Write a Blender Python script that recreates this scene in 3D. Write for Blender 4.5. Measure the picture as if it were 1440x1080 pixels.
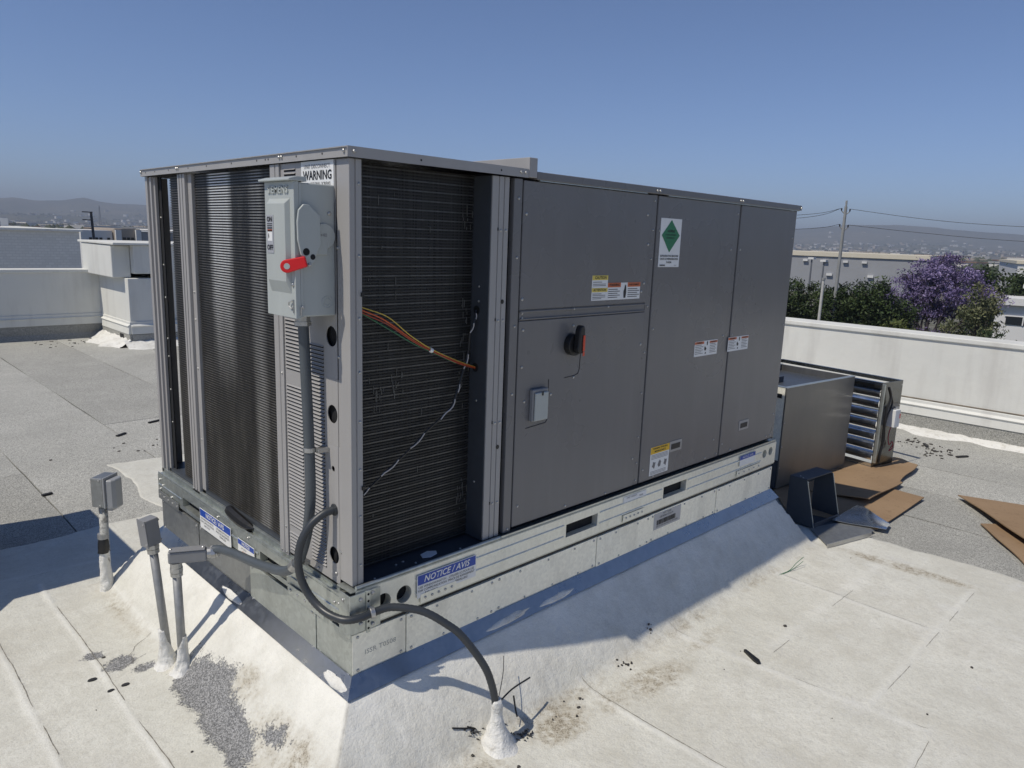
import bpy, bmesh, math, random
import numpy as np
from mathutils import Matrix, Vector

for o in list(bpy.data.objects):
    bpy.data.objects.remove(o)
SC = bpy.context.scene
COL = SC.collection
rad = math.radians

# ------------------------------------------------------------ camera, sky, sun, exposure
cam = bpy.data.cameras.new('camera')
cam.sensor_width = 36.0
cam.lens = 1028.83 / 1440.0 * 36.0
cam.clip_start = 0.05
cam.clip_end = 40000
camo = bpy.data.objects.new('camera', cam)
COL.objects.link(camo)
camo.matrix_world = (Matrix.Translation((-1.1480, -1.8252, 1.6644)) @ Matrix.Rotation(rad(-44.8496), 4, 'Z')
                     @ Matrix.Rotation(rad(78.7689), 4, 'X') @ Matrix.Rotation(rad(2.0439), 4, 'Z'))
SC.camera = camo

SUN = Vector((-1.233, 0.228, 1.875)).normalized()
world = bpy.data.worlds.new('World')
SC.world = world
world.use_nodes = True
wn = world.node_tree
wn.nodes.clear()
sky = wn.nodes.new('ShaderNodeTexSky')
sky.sky_type = 'NISHITA'
sky.sun_disc = False
sky.sun_elevation = math.asin(SUN.z)
sky.sun_rotation = math.atan2(SUN.x, SUN.y)
sky.altitude = 3000
sky.air_density = 1.0
sky.dust_density = 0.0
sky.ozone_density = 6.0
bg = wn.nodes.new('ShaderNodeBackground')
bg.inputs['Strength'].default_value = 0.115
wo = wn.nodes.new('ShaderNodeOutputWorld')
tint = wn.nodes.new('ShaderNodeMix'); tint.data_type = 'RGBA'; tint.blend_type = 'MULTIPLY'
tint.inputs[0].default_value = 1.0; tint.inputs[7].default_value = (1.0, 0.955, 0.985, 1)
wn.links.new(sky.outputs[0], tint.inputs[6])
wn.links.new(tint.outputs[2], bg.inputs[0])
wn.links.new(bg.outputs[0], wo.inputs[0])

sl = bpy.data.lights.new('sun', 'SUN')
sl.energy = 3.75
sl.angle = rad(0.5)
sl.color = (1.0, 0.925, 0.80)
suno = bpy.data.objects.new('sun', sl)
COL.objects.link(suno)
suno.rotation_euler = SUN.to_track_quat('Z', 'Y').to_euler()
suno.location = (-20, 5, 30)

SC.view_settings.view_transform = 'Standard'
SC.view_settings.look = 'None'
SC.view_settings.exposure = 0.0
SC.view_settings.gamma = 1.0
SC.view_settings.use_curve_mapping = False
try:
    SC.cycles.max_bounces = 8
    SC.cycles.volume_bounces = 0
    SC.cycles.transparent_max_bounces = 12
except Exception:
    pass

RNG = random.Random(7)
NP = np.random.RandomState(11)

# ------------------------------------------------------------ mesh helpers
class MB:
    def __init__(s):
        s.v = []; s.f = []; s.mi = []
    def face(s, pts, m=0):
        n = len(s.v)
        s.v += [tuple(p) for p in pts]
        s.f.append(tuple(range(n, n + len(pts)))); s.mi.append(m)
        return s
    def box(s, x0, x1, y0, y1, z0, z1, m=0, M=None):
        if x0 > x1: x0, x1 = x1, x0
        if y0 > y1: y0, y1 = y1, y0
        if z0 > z1: z0, z1 = z1, z0
        c = [(x0,y0,z0),(x1,y0,z0),(x1,y1,z0),(x0,y1,z0),(x0,y0,z1),(x1,y0,z1),(x1,y1,z1),(x0,y1,z1)]
        if M is not None: c = [tuple(M @ Vector(p)) for p in c]
        n = len(s.v); s.v += c
        for q in ((0,3,2,1),(4,5,6,7),(0,1,5,4),(1,2,6,5),(2,3,7,6),(3,0,4,7)):
            s.f.append(tuple(n+i for i in q)); s.mi.append(m)
        return s
    def prism(s, poly, h0, h1, fn, m=0):
        """poly of 2-D points, swept from h0 to h1; fn(a, b, h) gives the 3-D point"""
        n = len(s.v); k = len(poly)
        s.v += [tuple(fn(a, b, h0)) for a, b in poly] + [tuple(fn(a, b, h1)) for a, b in poly]
        s.f.append(tuple(n+i for i in range(k))[::-1]); s.mi.append(m)
        s.f.append(tuple(n+k+i for i in range(k))); s.mi.append(m)
        for i in range(k):
            j = (i+1) % k
            s.f.append((n+i, n+j, n+k+j, n+k+i)); s.mi.append(m)
        return s
    def tube(s, path, r, n=12, m=0, cap=True):
        P = [Vector(p) for p in path]
        R = r if isinstance(r, (list, tuple)) else [r]*len(P)
        T = []
        for i in range(len(P)):
            a = P[max(i-1, 0)]; b = P[min(i+1, len(P)-1)]
            t = (b-a)
            T.append(t.normalized() if t.length > 1e-9 else Vector((0,0,1)))
        up = Vector((0,0,1)) if abs(T[0].z) < .9 else Vector((1,0,0))
        u = T[0].cross(up).normalized()
        base = len(s.v)
        for i, p in enumerate(P):
            u = (u - T[i]*u.dot(T[i])).normalized()
            w = T[i].cross(u)
            for k in range(n):
                a = 2*math.pi*k/n
                s.v.append(tuple(p + (u*math.cos(a) + w*math.sin(a))*R[i]))
        for i in range(len(P)-1):
            for k in range(n):
                k2 = (k+1) % n
                s.f.append((base+i*n+k, base+i*n+k2, base+(i+1)*n+k2, base+(i+1)*n+k)); s.mi.append(m)
        if cap:
            s.f.append(tuple(base+k for k in range(n))[::-1]); s.mi.append(m)
            e = base+(len(P)-1)*n
            s.f.append(tuple(e+k for k in range(n))); s.mi.append(m)
        return s
    def disc(s, c, nrm, r, n=16, m=0, off=0.0):
        c = Vector(c); nrm = Vector(nrm).normalized(); c = c + nrm*off
        up = Vector((0,0,1)) if abs(nrm.z) < .9 else Vector((1,0,0))
        u = up.cross(nrm).normalized(); w = nrm.cross(u)
        return s.face([c + (u*math.cos(2*math.pi*k/n) + w*math.sin(2*math.pi*k/n))*r for k in range(n)], m)
    def cyl(s, a, b, r, n=12, m=0):
        return s.tube([a, b], r, n, m)
    def dome(s, c, nrm, r, h, n=8, m=0):
        c = Vector(c); nrm = Vector(nrm).normalized()
        return s.tube([c, c+nrm*h*.55, c+nrm*h*.9, c+nrm*h], [r, r*.92, r*.6, r*.2], n, m)

def smooth_path(pts, per=8):
    """Catmull-Rom through the points"""
    P = [Vector(p) for p in pts]
    out = []
    for i in range(len(P)-1):
        p0 = P[max(i-1, 0)]; p1 = P[i]; p2 = P[i+1]; p3 = P[min(i+2, len(P)-1)]
        for k in range(per):
            t = k/per
            out.append(0.5*((2*p1) + (p2-p0)*t + (2*p0-5*p1+4*p2-p3)*t*t + (3*p1-p0-3*p2+p3)*t**3))
    out.append(P[-1])
    return out

def root_off(o):
    v = Vector((0,0,0))
    while o is not None:
        v += o.location; o = o.parent
    return v

def obj(name, mb, mat, parent=None, bevel=0.0, smooth=False, label=None, kind=None, local=False, seg=2):
    me = mb if isinstance(mb, bpy.types.Mesh) else bpy.data.meshes.new(name)
    if not isinstance(mb, bpy.types.Mesh):
        off = Vector((0,0,0)) if (local or parent is None) else root_off(parent)
        me.from_pydata([(a-off.x, b-off.y, c-off.z) for a, b, c in mb.v], [], mb.f)
        if any(mb.mi): me.polygons.foreach_set('material_index', mb.mi)
    mats = mat if isinstance(mat, (list, tuple)) else [mat]
    if len(me.materials) == 0:
        for m in mats: me.materials.append(m)
    if smooth: me.polygons.foreach_set('use_smooth', [True]*len(me.polygons))
    me.update()
    o = bpy.data.objects.new(name, me)
    COL.objects.link(o)
    if parent is not None: o.parent = parent
    if bevel > 0:
        b = o.modifiers.new('bevel', 'BEVEL'); b.width = bevel; b.segments = seg; b.limit_method = 'ANGLE'; b.angle_limit = rad(40)
        try: b.harden_normals = False
        except Exception: pass
    if label: o['label'] = label
    if kind: o['kind'] = kind
    return o

def thing(name, label, cat, loc=(0,0,0), rot=0.0, group=None):
    o = bpy.data.objects.new(name, None)
    o.empty_display_size = 0.1
    COL.objects.link(o)
    o.location = loc; o.rotation_euler = (0,0,rot)
    o['label'] = label; o['category'] = cat
    if group: o['group'] = group
    return o

def tag(o, label, cat, group=None):
    o['label'] = label; o['category'] = cat
    if group: o['group'] = group
    return o

# ------------------------------------------------------------ material helpers
class N:
    """tiny node-tree writer"""
    def __init__(s, name):
        s.m = bpy.data.materials.new(name); s.m.use_nodes = True
        s.t = s.m.node_tree; s.t.nodes.clear()
        s.out = s.t.nodes.new('ShaderNodeOutputMaterial')
        s.b = s.t.nodes.new('ShaderNodeBsdfPrincipled')
        s.t.links.new(s.b.outputs[0], s.out.inputs[0])
        s.tc = s.t.nodes.new('ShaderNodeTexCoord').outputs['Object']
    def new(s, typ, **kw):
        n = s.t.nodes.new(typ)
        for k, v in kw.items(): setattr(n, k, v)
        return n
    def put(s, sock, v):
        if hasattr(v, 'links') or isinstance(v, bpy.types.NodeSocket): s.t.links.new(v, sock)
        elif isinstance(v, (tuple, list)) and len(v) == 3 and sock.type == 'RGBA': sock.default_value = (*v, 1)
        else: sock.default_value = v
    def noise(s, scale, detail=4, rough=.6, vec=None, dist=0.0, stretch=None):
        n = s.new('ShaderNodeTexNoise'); n.inputs['Scale'].default_value = scale
        n.inputs['Detail'].default_value = detail; n.inputs['Roughness'].default_value = rough
        n.inputs['Distortion'].default_value = dist
        v = vec or s.tc
        if stretch:
            mp = s.new('ShaderNodeMapping'); mp.inputs['Scale'].default_value = stretch
            s.t.links.new(v, mp.inputs[0]); v = mp.outputs[0]
        s.t.links.new(v, n.inputs['Vector'])
        return n.outputs['Fac']
    def voro(s, scale, feature='F1', out='Color', stretch=None):
        n = s.new('ShaderNodeTexVoronoi'); n.inputs['Scale'].default_value = scale; n.feature = feature
        v = s.tc
        if stretch:
            mp = s.new('ShaderNodeMapping'); mp.inputs['Scale'].default_value = stretch
            s.t.links.new(v, mp.inputs[0]); v = mp.outputs[0]
        s.t.links.new(v, n.inputs['Vector'])
        return n.outputs[out]
    def ramp(s, fac, stops):
        n = s.new('ShaderNodeValToRGB'); e = n.color_ramp.elements
        while len(e) < len(stops): e.new(0.5)
        for el, (p, c) in zip(e, stops):
            el.position = p; el.color = (*c, 1) if len(c) == 3 else c
        s.put(n.inputs[0], fac); return n.outputs[0]
    def rng(s, v, a, b, c=0.0, d=1.0):
        n = s.new('ShaderNodeMapRange'); s.put(n.inputs[0], v)
        for i, q in enumerate((a, b, c, d)): n.inputs[i+1].default_value = q
        return n.outputs[0]
    def math(s, op, a, b=0.0):
        n = s.new('ShaderNodeMath', operation=op); s.put(n.inputs[0], a); s.put(n.inputs[1], b); return n.outputs[0]
    def mix(s, fac, a, b, blend='MIX'):
        n = s.new('ShaderNodeMix', data_type='RGBA', blend_type=blend)
        s.put(n.inputs[0], fac); s.put(n.inputs[6], a); s.put(n.inputs[7], b); return n.outputs[2]
    def attr(s, name):
        n = s.new('ShaderNodeAttribute', attribute_name=name); return n.outputs['Fac']
    def bump(s, h, strength=.3, dist=.01, normal=None):
        n = s.new('ShaderNodeBump'); n.inputs['Strength'].default_value = strength; n.inputs['Distance'].default_value = dist
        s.put(n.inputs['Height'], h)
        if normal is not None: s.t.links.new(normal, n.inputs['Normal'])
        return n.outputs[0]
    def set(s, base=None, rough=None, metal=None, normal=None, spec=None):
        if base is not None: s.put(s.b.inputs['Base Color'], base)
        if rough is not None: s.put(s.b.inputs['Roughness'], rough)
        if metal is not None: s.put(s.b.inputs['Metallic'], metal)
        if normal is not None: s.t.links.new(normal, s.b.inputs['Normal'])
        if spec is not None: s.put(s.b.inputs['Specular IOR Level'], spec)
        return s.m

def mul(c, k): return tuple(min(1, x*k) for x in c)

def simple(name, base, rough=.5, metal=0.0, var=.12, scale=6.0, bump=0.0, bscale=60.0, spec=None, dist=.004):
    n = N(name)
    f = n.noise(scale, 5)
    col = n.ramp(f, [(.3, mul(base, 1-var)), (.7, mul(base, 1+var))])
    nm = n.bump(n.noise(bscale, 3), bump, dist) if bump else None
    return n.set(col, n.rng(f, .3, .7, rough*.9, min(1, rough*1.1)), metal, nm, spec)

def paint(name, base, rough=.36, spec=.5, streak=.05):
    n = N(name)
    a = n.noise(1.3, 4); b = n.noise(2.0, 4, stretch=(9, 9, 1.0)); c = n.noise(260, 2)
    f = n.math('ADD', n.math('MULTIPLY', a, .5), n.math('MULTIPLY', b, .5))
    col = n.ramp(f, [(.3, mul(base, 1-streak)), (.7, mul(base, 1+streak))])
    nm = n.bump(n.noise(1.5, 2), .5, .010)
    dust = n.rng(n.noise(3.2, 6, .65, stretch=(3, 3, .35)), .52, .78, 0, .30)
    col = n.mix(dust, col, mul(base, 1.35))
    sm = n.noise(4, 3, .6)
    return n.set(col, n.math('ADD', n.rng(a, .3, .7, rough*.85, rough*1.15), n.rng(sm, .5, .75, 0, .10)), 0.0, nm, spec)

def galv(name, base=(.56,.57,.56), rough=.36, metal=.9, spangle=.10, scale=70, dirt=.3, stretch=None):
    n = N(name)
    v = n.voro(scale, stretch=stretch); bw = n.new('ShaderNodeRGBToBW'); n.t.links.new(v, bw.inputs[0])
    a = n.noise(2.5, 5, .6); d = n.noise(9, 6, .65, stretch=(1, 1, .25))
    col = n.ramp(bw.outputs[0], [(.1, mul(base, 1-spangle)), (.9, mul(base, 1+spangle))])
    col = n.mix(n.rng(d, .5, .72, 0, dirt), col, mul(base, .62))
    r = n.math('ADD', n.rng(a, .3, .7, rough*.8, rough*1.2), n.math('MULTIPLY', bw.outputs[0], .1))
    nm = n.bump(n.noise(1.7, 2), .35, .008)
    return n.set(col, r, metal, nm)

M = {}
M['paint'] = paint('unit grey paint', (.160,.158,.161), .28)
M['paint_dark'] = paint('unit inner grey paint', (.10,.105,.115), .45)
M['post'] = paint('unit grey paint lit copy', (.335,.328,.322), .36)  # lighter copy of the unit paint, sunlight put into the colour
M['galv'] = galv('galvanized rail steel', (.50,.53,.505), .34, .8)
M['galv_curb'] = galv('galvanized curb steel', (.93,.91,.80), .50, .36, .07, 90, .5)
M['galv_flash'] = galv('weathered flashing steel', (.44,.46,.48), .27, 1.0, .04, 60, .3)
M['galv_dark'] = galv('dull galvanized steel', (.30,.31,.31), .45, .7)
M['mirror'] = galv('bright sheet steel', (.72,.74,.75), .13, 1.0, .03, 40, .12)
M['sheetmetal'] = galv('satin sheet steel', (.215,.212,.205), .40, .8, .05, 90, .15, (1,1,.15))
M['bluesheet'] = galv('dark coated sheet steel', (.075,.085,.10), .42, .35, .05, 60, .1)
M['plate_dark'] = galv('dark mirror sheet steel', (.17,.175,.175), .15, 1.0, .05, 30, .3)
M['ink_faint'] = simple('faint stencil ink', (.40,.40,.37), .5)
M['galv_reflect'] = galv('galvanized rail steel with painted reflection', (.80,.80,.72), .42, .5, .06, 80, .4)  # same rail steel lightened, the bright roof's reflection put into its colour
M['zinc'] = galv('zinc plated steel', (.47,.47,.46), .38, .9, .08, 120, .1)
M['black'] = simple('black plastic', (.012,.012,.013), .45)
M['void'] = simple('dark interior', (.008,.009,.011), .9)
M['fin'] = simple('dark coil fins', (.028,.029,.03), .55, .3, .3, 14)
M['disc'] = paint('light grey enamel', (.40,.43,.42), .38, .5, .04)
M['jbox'] = paint('grey box enamel', (.23,.235,.245), .40, .5, .05)
M['red'] = simple('red plastic', (.62,.012,.015), .35, 0, .05)
M['orange'] = simple('orange red plastic', (.62,.07,.03), .45, 0, .05)
M['white_lab'] = simple('white label film', (.74,.75,.75), .45, 0, .03)
M['ink'] = simple('black ink', (.015,.015,.017), .5)
M['ink_grey'] = simple('grey ink', (.16,.16,.17), .5)
M['blue_lab'] = simple('blue label ink', (.012,.06,.36), .42, 0, .05)
M['green_lab'] = simple('green label ink', (.018,.17,.075), .42, 0, .06)
M['yellow_lab'] = simple('yellow label ink', (.70,.56,.12), .45, 0, .05)
M['amber_lab'] = simple('amber label ink', (.72,.44,.02), .45, 0, .05)
M['orange_lab'] = simple('orange label ink', (.55,.14,.05), .45, 0, .05)
M['silver_lab'] = simple('silver label film', (.42,.43,.46), .4, .2, .05)
M['hose'] = simple('dark grey conduit jacket', (.035,.040,.046), .42, 0, .12, 12)
M['cond'] = simple('grey conduit jacket', (.075,.088,.10), .40, 0, .1, 10)
M['card'] = None
M['wire_o'] = simple('orange wire', (.55,.10,.025), .45)
M['wire_y'] = simple('yellow wire', (.55,.40,.06), .45)
M['wire_g'] = simple('green wire', (.03,.14,.06), .45)
M['wire_r'] = simple('red brown wire', (.33,.05,.02), .45)
M['cable'] = simple('black cable', (.02,.02,.02), .4)
M['cable_w'] = simple('pale wire', (.5,.47,.45), .4)
M['white_wall'] = None

def mastic():
    n = N('white roof mastic')
    a = n.noise(7, 6, .65); b = n.noise(40, 5, .6)
    col = n.ramp(a, [(.25, (.56,.55,.51)), (.5, (.72,.715,.68)), (.8, (.78,.775,.74))])
    col = n.mix(n.rng(n.noise(24, 6, .7), .54, .70, 0, .75), col, (.44,.41,.35))
    nm = n.bump(b, .8, .010); nm = n.bump(n.noise(17, 4), .6, .02, nm)
    return n.set(col, .62, 0.0, nm, .35)
M['mastic'] = mastic()

def wallpaint():
    n = N('white painted wall')
    a = n.noise(.9, 5, .6); b = n.noise(5, 5, stretch=(1, 1, .15)); c = n.noise(90, 3)
    col = n.ramp(a, [(.3, (.63,.635,.60)), (.7, (.70,.70,.66))])
    col = n.mix(n.rng(b, .50, .72, 0, .55), col, (.50,.49,.46))
    nm = n.bump(c, .25, .004); nm = n.bump(n.noise(3, 3), .25, .03, nm)
    return n.set(col, .75, 0.0, nm, .3)
M['white_wall'] = wallpaint()

def cardboard():
    n = N('brown cardboard')
    a = n.noise(2.2, 5, .6); b = n.noise(120, 3, stretch=(1, .05, 1)); c = n.noise(30, 5)
    col = n.ramp(a, [(.3, (.25,.168,.10)), (.7, (.315,.218,.132))])
    col = n.mix(n.rng(c, .58, .7, 0, .5), col, (.17,.11,.065))
    nm = n.bump(b, .25, .003)
    return n.set(col, .82, 0.0, nm, .25)
M['card'] = cardboard()

def capsheet(name, k=1.0):
    n = N(name)
    info = n.new('ShaderNodeObjectInfo').outputs['Random']
    g = n.voro(230, out='Color'); bw = n.new('ShaderNodeRGBToBW'); n.t.links.new(g, bw.inputs[0])
    a = n.noise(1.6, 7, .65); s = n.noise(14, 6, .7)
    col = n.ramp(bw.outputs[0], [(.15, mul((.20,.20,.188), k)), (.5, mul((.37,.368,.34), k)), (.85, mul((.57,.565,.52), k))])
    col = n.mix(n.rng(a, .38, .66, 0, .45), col, mul((.265,.264,.245), k))
    col = n.mix(n.rng(s, .60, .72, 0, .5), col, mul((.46,.455,.415), k))
    col = n.mix(.5, col, n.ramp(info, [(0, (.36,.36,.36)), (1, (.62,.62,.62))]), 'OVERLAY')
    nm = n.bump(n.noise(330, 2), .6, .004); nm = n.bump(a, .25, .03, nm)
    return n.set(col, .92, 0.0, nm, .2)
M['capsheet'] = capsheet('grey granule cap sheet')
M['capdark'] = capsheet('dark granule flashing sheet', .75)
M['bitumen'] = simple('black bitumen', (.02,.02,.022), .7, 0, .3, 20, .3, 80)

def plate(mb, O, U, V, W, a0, a1, b0, b1, holes=(), depth=.02, m=0, thick=.002):
    """a flat sheet in the plane O + U a + V b facing W, with real openings: ('r', a0, a1, b0, b1) or ('c', a, b, r); holes lie side by side along a"""
    O = Vector(O); U = Vector(U); V = Vector(V); W = Vector(W)
    P = lambda a, b, d=0.0: O + U*a + V*b + W*d
    def rect(p0, p1, q0, q1):
        if p1-p0 > 1e-6 and q1-q0 > 1e-6: mb.face([P(p0, q0), P(p1, q0), P(p1, q1), P(p0, q1)], m)
    hs = sorted(holes, key=lambda h: h[1])
    cur = a0
    for h in hs:
        if h[0] == 'r':
            _, h0, h1, k0, k1 = h
            rect(cur, h0, b0, b1); rect(h0, h1, b0, k0); rect(h0, h1, k1, b1)
            mb.face([P(h0, k0), P(h0, k0, -depth), P(h1, k0, -depth), P(h1, k0)], m)
            mb.face([P(h0, k1), P(h1, k1), P(h1, k1, -depth), P(h0, k1, -depth)], m)
            mb.face([P(h0, k0), P(h0, k1), P(h0, k1, -depth), P(h0, k0, -depth)], m)
            mb.face([P(h1, k0), P(h1, k0, -depth), P(h1, k1, -depth), P(h1, k1)], m)
            cur = h1
        else:
            _, ca, cb, r = h
            s = min(r*1.25, cb-b0-1e-4, b1-cb-1e-4)
            rect(cur, ca-s, b0, b1); rect(ca-s, ca+s, b0, cb-s); rect(ca-s, ca+s, cb+s, b1)
            n = 24
            ring = []; sq = []
            for k in range(n):
                t = 2*math.pi*(k+.5)/n; c, d = math.cos(t), math.sin(t)
                q = s/max(abs(c), abs(d))
                ring.append((ca+r*c, cb+r*d)); sq.append((ca+q*c, cb+q*d))
            for k in range(n):
                j = (k+1) % n
                mb.face([P(*ring[k]), P(*sq[k]), P(*sq[j]), P(*ring[j])], m)
                mb.face([P(*ring[k]), P(*ring[j]), P(*ring[j], -depth), P(*ring[k], -depth)], m)
            for cx, cy in ((1,1),(-1,1),(-1,-1),(1,-1)):
                i = {(1,1):2,(-1,1):8,(-1,-1):14,(1,-1):20}[(cx,cy)]
                mb.face([P(*sq[i]), P(ca+cx*s, cb+cy*s), P(*sq[(i+1) % n])], m)
            cur = ca+s
    rect(cur, a1, b0, b1)
    # folded-back edges give the sheet its thickness
    for (p, q) in (((a0,b0),(a1,b0)), ((a1,b0),(a1,b1)), ((a1,b1),(a0,b1)), ((a0,b1),(a0,b0))):
        mb.face([P(*p), P(*p, -max(thick, .004)), P(*q, -max(thick, .004)), P(*q)], m)
    return mb

def text_mesh(s, size, bold=0.0, align='CENTER', shear=0.0, squash=1.0, extrude=0.0):
    c = bpy.data.curves.new('lettering', 'FONT')
    c.body = s; c.size = size; c.align_x = align; c.align_y = 'CENTER'; c.offset = bold; c.shear = shear
    c.resolution_u = 2; c.extrude = extrude
    o = bpy.data.objects.new('lettering', c); COL.objects.link(o)
    dg = bpy.context.evaluated_depsgraph_get(); dg.update()
    me = bpy.data.meshes.new_from_object(o.evaluated_get(dg))
    bpy.data.objects.remove(o)
    if squash != 1.0:
        for v in me.vertices: v.co.x *= squash
    me.materials.clear()
    return me

def frame_matrix(O, U, V):
    U = Vector(U).normalized(); V = Vector(V).normalized(); W = U.cross(V)
    m = Matrix.Identity(4)
    for i in range(3):
        m[i][0] = U[i]; m[i][1] = V[i]; m[i][2] = W[i]; m[i][3] = O[i]
    return m

def lettering(s, O, U, V, size, mat, parent, bold=0.0, align='CENTER', shear=0.0, squash=1.0, extrude=0.0, name='lettering'):
    me = text_mesh(s, size, bold, align, shear, squash, extrude)
    off = root_off(parent) if parent else Vector((0,0,0))
    me.transform(Matrix.Translation(-off) @ frame_matrix(Vector(O), U, V))
    return obj(name, me, mat, parent)

def decal(parent, name, O, U, V, w, h, mat=None, rects=(), texts=(), polys=(), label=None, thick=.0012):
    """a sticker with its lower left corner at O: a thin sheet, printed fields and printed words, each proud of the last"""
    U = Vector(U).normalized(); V = Vector(V).normalized(); W = U.cross(V); O = Vector(O)
    mb = MB()
    fn = lambda a, b, d: O + U*a + V*b + W*d
    mb.prism([(0,0),(w,0),(w,h),(0,h)], 0.0, thick, fn)
    d = obj(name, mb, mat or M['white_lab'], parent, label=label)
    byM = []
    for (x, y, ww, hh, m) in rects:
        byM.append((m, MB())); byM[-1][1].face([fn(x, y, thick+.0004), fn(x+ww, y, thick+.0004), fn(x+ww, y+hh, thick+.0004), fn(x, y+hh, thick+.0004)])
    for pts, m in polys:
        byM.append((m, MB())); byM[-1][1].face([fn(x, y, thick+.0005) for x, y in pts])
    for m, b in byM: obj('printed_field', b, m, d)
    for t in texts:
        s, x, y, size, m = t[:5]
        kw = t[5] if len(t) > 5 else {}
        lettering(s, fn(x, y, thick+.0009), U, V, size, m, d, name='printed_words', **kw)
    return d

# ============================================================ THE SETTING
UL, UW = 2.805, 1.612            # the unit's length along x and width along y
GZ = -8.0                        # street level; the roof is z = 0

def vnoise(x, y, seed=0):
    xi = np.floor(x).astype(np.int64); yi = np.floor(y).astype(np.int64)
    xf = x-xi; yf = y-yi
    u = xf*xf*(3-2*xf); v = yf*yf*(3-2*yf)
    def h(a, b):
        n = (a*374761393 + b*668265263 + seed*982451653) & 0x7fffffff
        n = ((n ^ (n >> 13))*1274126177) & 0x7fffffff
        n = n ^ (n >> 16)
        return (n & 0xffff)/65535.0
    return (h(xi,yi)*(1-u)+h(xi+1,yi)*u)*(1-v) + (h(xi,yi+1)*(1-u)+h(xi+1,yi+1)*u)*v
def fbm(x, y, f, oc=4, seed=0):
    s = 0; a = .5
    for i in range(oc):
        s = s + a*(vnoise(x*f, y*f, seed+i)-.5); f *= 2.03; a *= .5
    return s
def sstep(a, b, x):
    t = np.clip((x-a)/(b-a), 0, 1); return t*t*(3-2*t)

# ---- roof deck with its walls (one solid), the dark bitumen shows in the joints of the cap sheets
mb = MB().box(-14, 7.0, -10, 11.2, GZ, -0.012)
roof = obj('roof_deck', mb, M['bitumen'], kind='structure')

xs = [-12.2,-11.3,-10.4,-9.5,-8.6,-7.7,-6.8,-5.9,-5.0,-4.15,-3.25,-2.6,-1.85,-1.0,-.16,.635,1.52,2.35,3.15,3.85,4.485,5.155,5.8,6.42]
laps = {-1.0:[3.805], -.16:[], .635:[4.85], 1.52:[8.3], 2.35:[5.6], -1.85:[6.3]}
for i in range(len(xs)-1):
    x0, x1 = xs[i]+.004, xs[i+1]-.004
    ys = [-9.6] + laps.get(xs[i], [RNG.uniform(-6, -3), RNG.uniform(3.9, 8)]) + [10.42]
    for k in range(len(ys)-1):
        y0, y1 = ys[k]+(.004 if k else 0), ys[k+1]-.004
        b = MB(); n = 60; z = RNG.uniform(-.0035, -.001)
        ph = RNG.uniform(0, 9)
        L = []; R = []
        for j in range(n+1):
            y = y0+(y1-y0)*j/n
            w = .0035*math.sin(y*2.3+ph)+.002*math.sin(y*7.1+ph*2)
            w2 = .0035*math.sin(y*2.1+ph*3)+.002*math.sin(y*6.3+ph)
            L.append((x0+w, y)); R.append((x1+w2, y))
        nv = len(b.v)
        for (xa, y), (xb, _) in zip(L, R):
            zz = .004*math.sin(y*1.1+ph)*0
            b.v += [(xa, y, -.011), (xa, y, z), (xb, y, z), (xb, y, -.011)]
        for j in range(n):
            q = nv+4*j
            for a in range(3):
                b.f.append((q+a, q+a+1, q+a+5, q+a+4)); b.mi.append(0)
        b.f.append((nv, nv+3, nv+2, nv+1)); b.mi.append(0)
        e = nv+4*n; b.f.append((e, e+1, e+2, e+3)); b.mi.append(0)
        # flip outward
        b.f = [t[::-1] for t in b.f]
        obj('roofing_sheet', b, M['capsheet'], roof)

# ---- white coating over the sheets round the curb, with the sloped cant built in
def axis(parts):
    out = []
    for a, b, s in parts:
        n = max(1, int(round((b-a)/s))); out += list(a+(b-a)*np.arange(n)/n)
    out.append(parts[-1][1]); return np.array(out)
gx = axis([(-9.5,-2.2,.12),(-2.2,-1.1,.03),(-1.1,.95,.0085),(.95,3.5,.016)])
gy = axis([(-9.5,-2.4,.12),(-2.4,-1.5,.03),(-1.5,1.25,.0085),(1.25,3.8,.015)])
X, Y = np.meshgrid(gx, gy, indexing='ij')
d1 = np.maximum(X-3.30-.03*np.sin(Y*5), Y-2.545-.02*np.sin(X*3.1))
d2 = np.maximum(np.maximum(X-3.30, Y-3.64-.05*np.sin(X*4)), .30-X+.02*np.sin(Y*6))
sd = np.minimum(d1, d2) + .07*fbm(X, Y, 3.5, 5, 3)
# cant: a slope from the flashing down to the roof, mitred at the corners
a0 = .050; zt = .231
ox = np.where(X < UL/2, (-a0-X)/(.258-a0), (X-(UL+.012))/.075)
oy = np.where(Y < UW/2, (-a0-Y)/(.272-a0), (Y-(UW+.02))/.13)
t = np.maximum(ox, oy)
wob = .07*fbm(X, Y, 5, 3, 9)
tt = np.clip(t+wob*np.clip(t*2, 0, 1), 0, 3)
cant = np.where(tt < .86, zt*(1-tt), zt*.14*np.exp(-(tt-.86)/.14*1.0))
cant = np.where(t <= 0, zt, cant)
H = cant + .003 + (.010*fbm(X, Y, 2.2, 3, 5)*np.clip(1-cant*3, .4, 1) + .0026*fbm(X, Y, 17, 4, 6) + .0011*fbm(X, Y, 55, 3, 7))*np.clip(t*5, .1, 1)
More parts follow.
